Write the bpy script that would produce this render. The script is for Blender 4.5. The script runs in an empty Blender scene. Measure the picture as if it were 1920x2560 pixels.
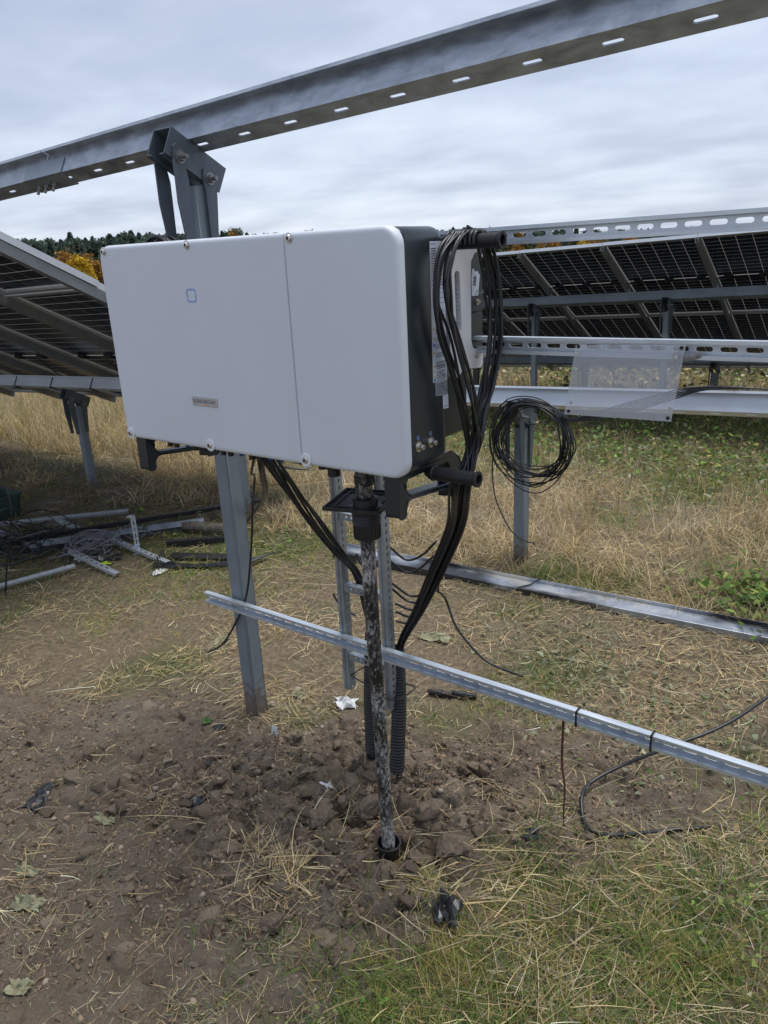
import bpy, math, random
import numpy as np
from mathutils import Vector, Matrix, geometry

random.seed(7)
rng = np.random.default_rng(11)
SC = bpy.context.scene
COL = SC.collection
R = math.radians

# ---------------------------------------------------------------- camera
def rotm(yaw, pitch, roll):
    return (Matrix.Rotation(yaw, 3, 'Z') @ Matrix.Rotation(pitch, 3, 'X') @ Matrix.Rotation(roll, 3, 'Y'))
CAM = Vector((1.4964, -1.3753, 1.7562))
CM = rotm(0.6475, -0.32964, 0.0502)
cam = bpy.data.cameras.new('camera')
cam_o = bpy.data.objects.new('camera', cam)
COL.objects.link(cam_o)
rx, ry, rz = CM.col[0], CM.col[1], CM.col[2]
cam_o.matrix_world = Matrix(((rx[0], rz[0], -ry[0], CAM[0]), (rx[1], rz[1], -ry[1], CAM[1]), (rx[2], rz[2], -ry[2], CAM[2]), (0, 0, 0, 1)))
cam.sensor_width = 36
cam.sensor_fit = 'AUTO'
cam.lens = 1900 / 2560 * 36
cam.clip_start = 0.05
cam.clip_end = 1500
SC.camera = cam_o

# ---------------------------------------------------------------- world / sun / exposure
SUN_EL, SUN_AZ = R(76), R(20)          # azimuth clockwise from +Y
world = bpy.data.worlds.new('World')
SC.world = world
world.use_nodes = True
nt = world.node_tree
nt.nodes.clear()
def N(tree, kind, **kw):
    n = tree.nodes.new(kind)
    for k, v in kw.items():
        if k == 'ins':
            for a, b in v.items(): n.inputs[a].default_value = b
        else: setattr(n, k, v)
    return n
w_out = N(nt, 'ShaderNodeOutputWorld')
w_bg = N(nt, 'ShaderNodeBackground', ins={'Strength': 0.084})
sky = N(nt, 'ShaderNodeTexSky', sky_type='NISHITA', sun_disc=False, sun_elevation=SUN_EL, sun_rotation=SUN_AZ)
tc = N(nt, 'ShaderNodeTexCoord')
sep = N(nt, 'ShaderNodeSeparateXYZ')
nt.links.new(tc.outputs['Generated'], sep.inputs[0])
den = N(nt, 'ShaderNodeMath', operation='MAXIMUM', ins={1: 0.0}); nt.links.new(sep.outputs['Z'], den.inputs[0])
den2 = N(nt, 'ShaderNodeMath', operation='ADD', ins={1: 0.14}); nt.links.new(den.outputs[0], den2.inputs[0])
dv = N(nt, 'ShaderNodeVectorMath', operation='DIVIDE')
cmb = N(nt, 'ShaderNodeCombineXYZ')
for i in range(3): nt.links.new(den2.outputs[0], cmb.inputs[i])
nt.links.new(tc.outputs['Generated'], dv.inputs[0]); nt.links.new(cmb.outputs[0], dv.inputs[1])
mp = N(nt, 'ShaderNodeMapping'); mp.inputs['Rotation'].default_value = (0, 0, R(-37)); mp.inputs['Scale'].default_value = (0.85, 1.0, 0.0)
mp.inputs['Location'].default_value = (3.1, 1.7, 0)
nt.links.new(dv.outputs[0], mp.inputs['Vector'])
n1 = N(nt, 'ShaderNodeTexNoise', ins={'Scale': 1.9, 'Detail': 7.0, 'Roughness': 0.5, 'Distortion': 0.1}); nt.links.new(mp.outputs[0], n1.inputs['Vector'])
n2 = N(nt, 'ShaderNodeTexNoise', ins={'Scale': 0.42, 'Detail': 3.0, 'Roughness': 0.5}); nt.links.new(mp.outputs[0], n2.inputs['Vector'])
add = N(nt, 'ShaderNodeMath', operation='MULTIPLY_ADD', ins={1: 0.55}); nt.links.new(n1.outputs['Fac'], add.inputs[0])
m2 = N(nt, 'ShaderNodeMath', operation='MULTIPLY', ins={1: 0.45}); nt.links.new(n2.outputs['Fac'], m2.inputs[0]); nt.links.new(m2.outputs[0], add.inputs[2])
elev = N(nt, 'ShaderNodeMapRange', ins={1: 0.0, 2: 0.62, 3: 0.09, 4: -0.12}); nt.links.new(sep.outputs['Z'], elev.inputs[0])
ad2 = N(nt, 'ShaderNodeMath', operation='ADD'); nt.links.new(add.outputs[0], ad2.inputs[0]); nt.links.new(elev.outputs[0], ad2.inputs[1])
rmp = N(nt, 'ShaderNodeValToRGB'); nt.links.new(ad2.outputs[0], rmp.inputs[0])
e = rmp.color_ramp.elements
e[0].position = 0.30; e[0].color = (2.3, 2.7, 3.6, 1)
e[1].position = 0.74; e[1].color = (4.45, 4.8, 5.45, 1)
q = e.new(0.47); q.color = (2.9, 3.25, 4.05, 1)
q = e.new(0.57); q.color = (3.5, 3.9, 4.7, 1)
mixs = N(nt, 'ShaderNodeMix', data_type='RGBA', ins={0: 0.9})
nt.links.new(sky.outputs[0], mixs.inputs[6]); nt.links.new(rmp.outputs[0], mixs.inputs[7])
nt.links.new(mixs.outputs[2], w_bg.inputs['Color']); nt.links.new(w_bg.outputs[0], w_out.inputs[0])

sun = bpy.data.lights.new('sun', 'SUN'); sun.energy = 1.5; sun.angle = R(36); sun.color = (1.0, 0.97, 0.92)
sun_o = bpy.data.objects.new('sun', sun); COL.objects.link(sun_o)
sd = Vector((math.sin(SUN_AZ) * math.cos(SUN_EL), math.cos(SUN_AZ) * math.cos(SUN_EL), math.sin(SUN_EL)))
sun_o.rotation_euler = sd.to_track_quat('Z', 'Y').to_euler()
SC.view_settings.view_transform = 'Standard'
SC.view_settings.look = 'None'
SC.view_settings.exposure = 1.2
SC.view_settings.gamma = 1.0
SC.view_settings.use_curve_mapping = False

# ---------------------------------------------------------------- materials
def mat(name, base, rough=0.5, metal=0.0, var=None, vscale=8.0, bump=0.0, bscale=60.0, rvar=0.0, coat=0.0, spec=0.5, stretch=(1, 1, 1)):
    m = bpy.data.materials.new(name); m.use_nodes = True
    t = m.node_tree; p = t.nodes['Principled BSDF']
    p.inputs['Base Color'].default_value = (*base, 1); p.inputs['Roughness'].default_value = rough
    p.inputs['Metallic'].default_value = metal; p.inputs['Specular IOR Level'].default_value = spec
    p.inputs['Coat Weight'].default_value = coat
    if var or bump or rvar:
        c = N(t, 'ShaderNodeTexCoord'); mpn = N(t, 'ShaderNodeMapping'); mpn.inputs['Scale'].default_value = stretch
        t.links.new(c.outputs['Object'], mpn.inputs['Vector'])
        nz = N(t, 'ShaderNodeTexNoise', ins={'Scale': vscale, 'Detail': 6.0, 'Roughness': 0.62, 'Distortion': 0.4})
        t.links.new(mpn.outputs[0], nz.inputs['Vector'])
        if var:
            rp = N(t, 'ShaderNodeValToRGB'); rp.color_ramp.elements[0].position = 0.36; rp.color_ramp.elements[1].position = 0.64
            rp.color_ramp.elements[0].color = (*var, 1); rp.color_ramp.elements[1].color = (*base, 1)
            t.links.new(nz.outputs['Fac'], rp.inputs[0]); t.links.new(rp.outputs[0], p.inputs['Base Color'])
        if rvar:
            mr = N(t, 'ShaderNodeMapRange', ins={1: 0.3, 2: 0.7, 3: max(0.05, rough - rvar), 4: min(1, rough + rvar)})
            t.links.new(nz.outputs['Fac'], mr.inputs[0]); t.links.new(mr.outputs[0], p.inputs['Roughness'])
        if bump:
            n3 = N(t, 'ShaderNodeTexNoise', ins={'Scale': bscale, 'Detail': 4.0}); t.links.new(c.outputs['Object'], n3.inputs['Vector'])
            b = N(t, 'ShaderNodeBump', ins={'Strength': bump, 'Distance': 0.003}); t.links.new(n3.outputs['Fac'], b.inputs['Height'])
            t.links.new(b.outputs[0], p.inputs['Normal'])
    return m
M = {}
M['galv'] = mat('galvanised_steel', (0.30, 0.345, 0.385), 0.5, 0.55, (0.23, 0.27, 0.305), 5, 0.15, 90, 0.1)
M['beam'] = mat('weathered_galvanised_beam', (0.46, 0.50, 0.55), 0.40, 0.6, (0.28, 0.31, 0.355), 16, 0.15, 60, 0.12, stretch=(0.8, 1.6, 1.6))
M['post'] = mat('coated_post_steel', (0.235, 0.275, 0.305), 0.5, 0.3, (0.20, 0.24, 0.27), 6, 0.12, 120, 0.06)
M['head'] = mat('coated_bracket_steel', (0.115, 0.140, 0.168), 0.46, 0.35, (0.095, 0.118, 0.142), 7, 0.1, 120, 0.05)
M['bright'] = mat('skylit_galvanised_beam', (0.62, 0.66, 0.70), 0.42, 0.3, (0.52, 0.56, 0.60), 6, 0.1, 60, 0.08, stretch=(0.4, 2, 2))  # low beam's zinc, sky reflection put into a paler base colour
M['strut'] = mat('bright_zinc', (0.66, 0.71, 0.76), 0.36, 0.6, (0.52, 0.57, 0.62), 16, 0.15, 80, 0.1, stretch=(0.35, 3, 3))
M['strutdull'] = mat('dull_zinc', (0.40, 0.44, 0.47), 0.45, 0.7, (0.28, 0.32, 0.35), 12, 0.15, 80, 0.1)
M['white'] = mat('white_powder_coat', (0.66, 0.70, 0.755), 0.38, 0, (0.63, 0.665, 0.72), 3, 0.06, 700, 0.06)
M['whiteplastic'] = mat('white_plastic', (0.74, 0.75, 0.77), 0.5)
M['dark'] = mat('charcoal_gloss_paint', (0.021, 0.029, 0.035), 0.24, 0, None, 8, 0.18, 330)
M['darkmatt'] = mat('charcoal_matt_paint', (0.020, 0.026, 0.031), 0.42, 0, None, 8, 0.15, 300)
M['black'] = mat('black_plastic', (0.010, 0.010, 0.011), 0.45, 0, (0.016, 0.016, 0.017), 20)
M['rubber'] = mat('black_rubber_grip', (0.011, 0.011, 0.014), 0.5)
M['cable'] = mat('black_cable', (0.012, 0.013, 0.015), 0.36, 0, (0.022, 0.024, 0.028), 14)
M['greycable'] = mat('grey_cable', (0.16, 0.155, 0.16), 0.55)
M['steel'] = mat('stainless_steel', (0.62, 0.6, 0.57), 0.28, 1.0)
M['bolt'] = mat('zinc_bolt', (0.26, 0.26, 0.27), 0.4, 0.8)
M['label'] = mat('label_paper', (0.66, 0.71, 0.80), 0.45)
M['silverlabel'] = mat('silver_label', (0.34, 0.38, 0.43), 0.4, 0.2)
M['ink'] = mat('label_ink', (0.04, 0.05, 0.08), 0.6)
M['yellow'] = mat('yellow_print', (0.62, 0.44, 0.04), 0.5)
M['blueprint'] = mat('blue_print', (0.03, 0.17, 0.55), 0.5)
M['blue'] = mat('blue_plastic', (0.01, 0.045, 0.22), 0.4)
M['led'] = mat('indicator_blue_grey', (0.24, 0.36, 0.66), 0.35)
M['orange'] = mat('orange_print', (0.75, 0.28, 0.07), 0.5)
M['badge'] = mat('badge_silver', (0.50, 0.51, 0.52), 0.38, 0.5)
M['greyink'] = mat('grey_print', (0.23, 0.28, 0.30), 0.5)
M['alu'] = mat('aluminium_frame', (0.62, 0.64, 0.65), 0.38, 0.7, (0.54, 0.56, 0.58), 5)
M['rafter'] = mat('rafter_steel', (0.235, 0.245, 0.255), 0.5, 0.45, (0.18, 0.19, 0.20), 6)
M['cell'] = mat('solar_cell', (0.011, 0.015, 0.030), 0.2, 0, (0.015, 0.020, 0.038), 3, spec=0.2)
M['rust'] = mat('rusty_steel', (0.13, 0.045, 0.025), 0.8, 0, (0.06, 0.022, 0.014), 30, 0.4, 120)
M['bark'] = mat('bark', (0.20, 0.17, 0.13), 0.9, 0, (0.09, 0.075, 0.06), 25, 0.8, 60)
M['wood'] = mat('cut_wood', (0.33, 0.25, 0.17), 0.8, 0, (0.25, 0.18, 0.12), 20)
M['greenplastic'] = mat('dark_green_plastic', (0.03, 0.055, 0.045), 0.45)
M['film'] = mat('crumpled_black_film', (0.02, 0.021, 0.025), 0.3, 0, (0.035, 0.037, 0.042), 30, 0.3, 80)
M['foam'] = mat('white_foam', (0.72, 0.73, 0.74), 0.8, 0, (0.5, 0.5, 0.5), 40, 0.6, 90)
M['stone'] = mat('pale_stone', (0.36, 0.31, 0.25), 0.85, 0, (0.24, 0.2, 0.16), 30, 0.5, 120)
M['leafgreen'] = mat('fresh_leaf', (0.075, 0.155, 0.03), 0.5, 0, (0.05, 0.11, 0.022), 25)
M['leafpale'] = mat('wilted_leaf', (0.27, 0.28, 0.17), 0.7, 0, (0.17, 0.15, 0.085), 25)
M['lime'] = mat('lime_plastic', (0.38, 0.52, 0.03), 0.5)
M['trunk'] = mat('tree_trunk', (0.10, 0.08, 0.065), 0.9)

def attr_mat(name, rough=0.75, trans=0.25, spec=0.2):
    m = bpy.data.materials.new(name); m.use_nodes = True; t = m.node_tree; p = t.nodes['Principled BSDF']
    a = N(t, 'ShaderNodeAttribute', attribute_name='Col')
    p.inputs['Roughness'].default_value = rough; p.inputs['Specular IOR Level'].default_value = spec
    t.links.new(a.outputs['Color'], p.inputs['Base Color'])
    if trans:
        tr = N(t, 'ShaderNodeBsdfTranslucent'); mx = N(t, 'ShaderNodeMixShader', ins={0: trans}); o = t.nodes['Material Output']
        t.links.new(a.outputs['Color'], tr.inputs['Color']); t.links.new(p.outputs[0], mx.inputs[1]); t.links.new(tr.outputs[0], mx.inputs[2])
        t.links.new(mx.outputs[0], o.inputs['Surface'])
    return m
M['blade'] = attr_mat('grass_blades')
M['treeleaf'] = attr_mat('tree_foliage', 0.85, 0.3, 0.1)

m = M['post']; t = m.node_tree; p = t.nodes['Principled BSDF']; old_ = p.inputs['Base Color'].links[0].from_socket
c = N(t, 'ShaderNodeTexCoord'); sx_ = N(t, 'ShaderNodeSeparateXYZ'); t.links.new(c.outputs['Object'], sx_.inputs[0])
nz = N(t, 'ShaderNodeTexNoise', ins={'Scale': 28.0, 'Detail': 6.0, 'Roughness': 0.7}); t.links.new(c.outputs['Object'], nz.inputs['Vector'])
hz = N(t, 'ShaderNodeMapRange', ins={1: 0.02, 2: 0.30, 3: 0.30, 4: -0.12}); t.links.new(sx_.outputs['Z'], hz.inputs[0])
ad = N(t, 'ShaderNodeMath', operation='ADD'); t.links.new(nz.outputs['Fac'], ad.inputs[0]); t.links.new(hz.outputs[0], ad.inputs[1])
mr = N(t, 'ShaderNodeMapRange', ins={1: 0.60, 2: 0.72, 3: 0.0, 4: 0.85}); t.links.new(ad.outputs[0], mr.inputs[0])
mxp = N(t, 'ShaderNodeMix', data_type='RGBA'); t.links.new(mr.outputs[0], mxp.inputs[0]); t.links.new(old_, mxp.inputs[6]); mxp.inputs[7].default_value = (0.17, 0.13, 0.095, 1)
t.links.new(mxp.outputs[2], p.inputs['Base Color'])
# bifacial glass between the cells: pale, lets some sky through
m = mat('module_glass', (0.34, 0.335, 0.32), 0.3); M['glassgap'] = m
t = m.node_tree; tr = N(t, 'ShaderNodeBsdfTranslucent'); tr.inputs[0].default_value = (0.52, 0.51, 0.49, 1)
mx = N(t, 'ShaderNodeMixShader', ins={0: 0.6}); t.links.new(t.nodes['Principled BSDF'].outputs[0], mx.inputs[1]); t.links.new(tr.outputs[0], mx.inputs[2]); t.links.new(mx.outputs[0], t.nodes['Material Output'].inputs[0])
# clear plastic sheet (milky, lightly reflecting)
m = bpy.data.materials.new('clear_plastic_sheet'); m.use_nodes = True; t = m.node_tree; t.nodes.remove(t.nodes['Principled BSDF'])
tp = N(t, 'ShaderNodeBsdfTransparent'); tp.inputs[0].default_value = (0.93, 0.94, 0.96, 1)
df = N(t, 'ShaderNodeBsdfTranslucent'); df.inputs[0].default_value = (0.8, 0.83, 0.9, 1)
dd = N(t, 'ShaderNodeBsdfDiffuse'); dd.inputs[0].default_value = (0.75, 0.79, 0.88, 1)
gl = N(t, 'ShaderNodeBsdfGlossy'); gl.inputs['Roughness'].default_value = 0.08
a1 = N(t, 'ShaderNodeMixShader', ins={0: 0.5}); t.links.new(df.outputs[0], a1.inputs[1]); t.links.new(dd.outputs[0], a1.inputs[2])
a2 = N(t, 'ShaderNodeMixShader', ins={0: 0.26}); t.links.new(tp.outputs[0], a2.inputs[1]); t.links.new(a1.outputs[0], a2.inputs[2])
a3 = N(t, 'ShaderNodeMixShader', ins={0: 0.06}); t.links.new(a2.outputs[0], a3.inputs[1]); t.links.new(gl.outputs[0], a3.inputs[2])
t.links.new(a3.outputs[0], t.nodes['Material Output'].inputs[0]); M['clear'] = m
# mud-smeared black pipe
m = mat('mud_smeared_pipe', (0.012, 0.012, 0.013), 0.5); M['pipe'] = m; t = m.node_tree; p = t.nodes['Principled BSDF']
c = N(t, 'ShaderNodeTexCoord'); mpn = N(t, 'ShaderNodeMapping'); mpn.inputs['Scale'].default_value = (1, 1, 0.55); mpn.inputs['Rotation'].default_value = (0.3, 0.5, 0)
t.links.new(c.outputs['Object'], mpn.inputs['Vector'])
nz = N(t, 'ShaderNodeTexNoise', ins={'Scale': 120.0, 'Detail': 9.0, 'Roughness': 0.75, 'Distortion': 0.6}); t.links.new(mpn.outputs[0], nz.inputs['Vector'])
nb = N(t, 'ShaderNodeTexNoise', ins={'Scale': 9.0, 'Detail': 3.0}); t.links.new(c.outputs['Object'], nb.inputs['Vector'])
sm = N(t, 'ShaderNodeMath', operation='MULTIPLY_ADD', ins={1: 0.45}); t.links.new(nb.outputs['Fac'], sm.inputs[0]); t.links.new(nz.outputs['Fac'], sm.inputs[2])
rp = N(t, 'ShaderNodeValToRGB'); t.links.new(sm.outputs[0], rp.inputs[0])
rp.color_ramp.elements[0].position = 0.68; rp.color_ramp.elements[0].color = (0.011, 0.011, 0.012, 1)
rp.color_ramp.elements[1].position = 0.85; rp.color_ramp.elements[1].color = (0.40, 0.375, 0.345, 1)
q = rp.color_ramp.elements.new(0.77); q.color = (0.10, 0.098, 0.096, 1)
t.links.new(rp.outputs[0], p.inputs['Base Color'])
rr = N(t, 'ShaderNodeMapRange', ins={1: 0.7, 2: 0.85, 3: 0.32, 4: 0.85}); t.links.new(sm.outputs[0], rr.inputs[0]); t.links.new(rr.outputs[0], p.inputs['Roughness'])

# ---------------------------------------------------------------- mesh helpers
V = Vector
class MB:
    def __init__(s): s.v = []; s.f = []
    def add(s, vs, fs):
        b = len(s.v); s.v += [tuple(x) for x in vs]; s.f += [tuple(b + i for i in f) for f in fs]; return s
    def obox(s, o, a, b, c):                       # box from corner o and three edge vectors
        o, a, b, c = V(o), V(a), V(b), V(c)
        if a.cross(b).dot(c) < 0: a, b = b, a
        vs = [o, o + a, o + a + b, o + b, o + c, o + a + c, o + a + b + c, o + b + c]
        return s.add(vs, [(3, 2, 1, 0), (4, 5, 6, 7), (0, 1, 5, 4), (1, 2, 6, 5), (2, 3, 7, 6), (3, 0, 4, 7)])
    def box(s, x0, x1, y0, y1, z0, z1):
        return s.obox((x0, y0, z0), (x1 - x0, 0, 0), (0, y1 - y0, 0), (0, 0, z1 - z0))
    def loft(s, rings, cap0=True, cap1=True):      # rings of equal count
        n = len(rings[0]); b = len(s.v)
        for r in rings: s.v += [tuple(p) for p in r]
        for i in range(len(rings) - 1):
            for j in range(n):
                k = (j + 1) % n
                s.f.append((b + i * n + j, b + i * n + k, b + (i + 1) * n + k, b + (i + 1) * n + j))
        if cap0: s.f.append(tuple(b + j for j in reversed(range(n))))
        if cap1: s.f.append(tuple(b + (len(rings) - 1) * n + j for j in range(n)))
        return s
    def tube(s, pts, r, n=7, caps=True):
        pts = [V(p) for p in pts]; rings = []; up = None
        for i, p in enumerate(pts):
            d = (pts[min(i + 1, len(pts) - 1)] - pts[max(i - 1, 0)])
            if d.length < 1e-9: d = V((0, 0, 1))
            d.normalize()
            if up is None:
                up = V((0, 0, 1)) if abs(d.z) < 0.9 else V((1, 0, 0))
            side = d.cross(up)
            if side.length < 1e-6: side = d.cross(V((0, 1, 0.1)))
            side.normalize(); up = side.cross(d).normalized()
            rr = r[i] if isinstance(r, (list, tuple)) else r
            rings.append([p + (side * math.cos(2 * math.pi * k / n) + up * math.sin(2 * math.pi * k / n)) * rr for k in range(n)])
        return s.loft(rings, caps, caps)
    def lathe(s, prof, c, axis='Z', n=20, caps=True):   # prof: (r, t) along axis
        c = V(c); ax = {'X': V((1, 0, 0)), 'Y': V((0, 1, 0)), 'Z': V((0, 0, 1))}[axis] if isinstance(axis, str) else V(axis).normalized()
        a = ax.orthogonal().normalized(); b = ax.cross(a)
        rings = [[c + ax * t + (a * math.cos(2 * math.pi * k / n) + b * math.sin(2 * math.pi * k / n)) * r for k in range(n)] for r, t in prof]
        return s.loft(rings, caps, caps)
    def prism(s, poly, d, holes=()):               # 3D planar polygon extruded by vector d
        loops = [[V(p) for p in poly]] + [[V(p) for p in h] for h in holes]; d = V(d)
        tri = geometry.tessellate_polygon(loops); flat = [p for l in loops for p in l]; n = len(flat)
        fs = [tuple(t) for t in tri] + [tuple(i + n for i in reversed(t)) for t in tri]
        b = 0
        for l in loops:
            m_ = len(l)
            for j in range(m_): k = (j + 1) % m_; fs.append((b + j, b + k, b + k + n, b + j + n))
            b += m_
        return s.add(flat + [p + d for p in flat], fs)
    def perf(s, o, u, v, n, L, W, t, holes):       # perforated strip: holes = (cu, cv, kind, a, b)
        o, u, v, n = V(o), V(u).normalized(), V(v).normalized(), V(n).normalized()
        hs = sorted(holes); cuts = [0.0] + [(hs[i][0] + hs[i + 1][0]) / 2 for i in range(len(hs) - 1)] + [L]
        if not hs: return s.obox(o, u * L, v * W, n * t)
        for i, (cu, cv, kind, a, b) in enumerate(hs):
            u0, u1 = cuts[i], cuts[i + 1]
            if kind == 'slot':
                up = [(-a - b, 0)] + [(-a - b * math.cos(x), b * math.sin(x)) for x in (R(45), R(90))] + [(a + b * math.cos(x), b * math.sin(x)) for x in (R(90), R(45))] + [(a + b, 0)]
            elif kind == 'rect': up = [(-a, 0), (-a, b), (a, b), (a, 0)]
            else: up = [(-a * math.cos(x), a * math.sin(x)) for x in (0, R(45), R(90), R(135), R(180))]
            lo = [(x, -y) for x, y in up]
            P = lambda x, y, k: o + u * x + v * y + n * (t * k)
            for k in (0, 1):
                A = [P(u0, cv, k)] + [P(cu + x, cv + y, k) for x, y in up] + [P(u1, cv, k), P(u1, W, k), P(u0, W, k)]
                B = [P(u0, cv, k)] + [P(cu + x, cv + y, k) for x, y in lo] + [P(u1, cv, k), P(u1, 0, k), P(u0, 0, k)]
                s.add(A, [tuple(range(len(A)))]); s.add(B, [tuple(range(len(B)))])
            ring = up + lo[-2:0:-1]; m_ = len(ring)
            s.add([P(cu + x, cv + y, 0) for x, y in ring] + [P(cu + x, cv + y, 1) for x, y in ring], [(j, (j + 1) % m_, (j + 1) % m_ + m_, j + m_) for j in range(m_)])
            for vv in (0, W): s.add([P(u0, vv, 0), P(u1, vv, 0), P(u1, vv, 1), P(u0, vv, 1)], [(0, 1, 2, 3)])
        for uu in (0, L): s.add([o + u * uu, o + u * uu + v * W, o + u * uu + v * W + n * t, o + u * uu + n * t], [(0, 1, 2, 3)])
        return s
    def mesh(s, name, m, smooth=None):
        me = bpy.data.meshes.new(name); me.from_pydata(s.v, [], s.f); me.update()
        if m: me.materials.append(m)
        if smooth is not None:
            me.shade_smooth(); me.set_sharp_from_angle(angle=R(smooth))
        return me

def tag(o, label=None, cat=None, group=None, kind=None):
    if label: o['label'] = label
    if cat: o['category'] = cat
    if group: o['group'] = group
    if kind: o['kind'] = kind
    elif label and cat: o['kind'] = 'thing'
    return o
def thing(name, label, cat, loc=(0, 0, 0), group=None):
    o = bpy.data.objects.new(name, None); COL.objects.link(o); o.location = loc; o.empty_display_size = 0.05
    return tag(o, label, cat, group)
def obj(name, mb, m=None, parent=None, label=None, cat=None, group=None, kind=None, smooth=None, bevel=None, local=False):
    me = mb.mesh(name, m, smooth) if isinstance(mb, MB) else mb
    o = bpy.data.objects.new(name, me); COL.objects.link(o)
    if parent:
        o.parent = parent
        if not local:
            o.matrix_parent_inverse = Matrix.Translation(-parent.location) if parent.type == 'EMPTY' else Matrix.Identity(4)
    if bevel:
        b = o.modifiers.new('bevel', 'BEVEL'); b.width = bevel; b.segments = 2; b.limit_method = 'ANGLE'; b.angle_limit = R(35); b.harden_normals = False
        me.shade_smooth(); me.set_sharp_from_angle(angle=R(32))
    return tag(o, label, cat, group, kind)
def dup(root, loc, label=None):
    r = root.copy(); COL.objects.link(r); r.location = loc
    if label: r['label'] = label
    for ch in root.children:
        c_ = ch.copy(); COL.objects.link(c_); c_.parent = r
        for g in ch.children:
            d_ = g.copy(); COL.objects.link(d_); d_.parent = c_
    return r
def spline(pts, n=8):                               # Catmull-Rom through the points
    P = [V(p) for p in pts]; P = [P[0] * 2 - P[1]] + P + [P[-1] * 2 - P[-2]]; out = []
    for i in range(1, len(P) - 2):
        a, b, c_, d_ = P[i - 1:i + 3]
        for k in range(n):
            t_ = k / n
            out.append(0.5 * ((2 * b) + (c_ - a) * t_ + (2 * a - 5 * b + 4 * c_ - d_) * t_ ** 2 + (3 * b - a - 3 * c_ + d_) * t_ ** 3))
    return out + [P[-2]]
def jit(pts, s_): return [V(p) + V((random.gauss(0, s_), random.gauss(0, s_), random.gauss(0, s_))) for p in pts]

# ---------------------------------------------------------------- noise (numpy)
def hash2(ix, iy, seed):
    h = (ix.astype(np.int64) * 374761393 + iy.astype(np.int64) * 668265263 + seed * 1442695041) & 0x7fffffff
    h = ((h ^ (h >> 13)) * 1274126177) & 0x7fffffff
    h = ((h ^ (h >> 15)) * 2246822519) & 0x7fffffff
    return ((h ^ (h >> 16)) & 0xffff) / 65535.0
def vnoise(x, y, seed=0):
    ix, iy = np.floor(x), np.floor(y); fx, fy = x - ix, y - iy
    fx = fx * fx * fx * (fx * (fx * 6 - 15) + 10); fy = fy * fy * fy * (fy * (fy * 6 - 15) + 10)
    a = hash2(ix, iy, seed); b = hash2(ix + 1, iy, seed); c_ = hash2(ix, iy + 1, seed); d_ = hash2(ix + 1, iy + 1, seed)
    return (a * (1 - fx) + b * fx) * (1 - fy) + (c_ * (1 - fx) + d_ * fx) * fy
def fbm(x, y, octv=4, seed=0):
    s_ = 0; a = 0.5; tot = 0
    for i in range(octv):
        s_ = s_ + a * vnoise(x * 2 ** i * 1.03 + i * 7.3, y * 2 ** i * 0.97 + i * 3.1, seed + i); tot += a; a *= 0.5
    return s_ / tot
def worley(x, y, seed=0):
    ix, iy = np.floor(x), np.floor(y); f1 = np.full(x.shape, 9.0); f2 = f1.copy(); cid = np.zeros(x.shape)
    for dx in (-1, 0, 1):
        for dy in (-1, 0, 1):
            cx, cy = ix + dx, iy + dy
            px = cx + 0.1 + 0.8 * hash2(cx, cy, seed); py = cy + 0.1 + 0.8 * hash2(cx, cy, seed + 5)
            d_ = np.hypot(x - px, y - py); h = hash2(cx, cy, seed + 9)
            near = d_ < f1
            f2 = np.where(near, f1, np.minimum(f2, d_)); cid = np.where(near, h, cid); f1 = np.where(near, d_, f1)
    return f1, f2, cid
def sstep(a, b, x):
    t_ = np.clip((x - a) / (b - a), 0, 1); return t_ * t_ * (3 - 2 * t_)

# ---------------------------------------------------------------- ground
def base_h(x, y):
    sl = np.minimum(0, x + 0.5); sl = np.where(sl < -6, -6 + (sl + 6) * 0.2, sl)
    return 0.038 * sl - 0.06 * np.clip(y - 2.6, 0, 11) - 0.02 * np.clip(y - 13.6, 0, 130)
def mudmask(x, y):
    n = fbm(x * 2.2 + 5, y * 2.2, 4, 21) - 0.5
    up = 1 - sstep(0.38, 1.0, y + 0.9 * n - 0.33 * x)
    right = 1 - sstep(0.66, 1.0, x + 0.5 * n - 0.25 * np.clip(y, 0, 1))
    lowr = 1 - sstep(0.46, 0.66, x + 0.45 * n)
    return np.clip(up * right * np.maximum(lowr, sstep(0.22, 0.42, y)), 0, 1)
def pilemask(x, y):
    return np.exp(-(((x - 0.30) / 0.42) ** 2 + ((y - 0.18) / 0.42) ** 2)) + 0.5 * np.exp(-(((x + 0.2) / 0.5) ** 2 + ((y - 0.15) / 0.35) ** 2))
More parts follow.
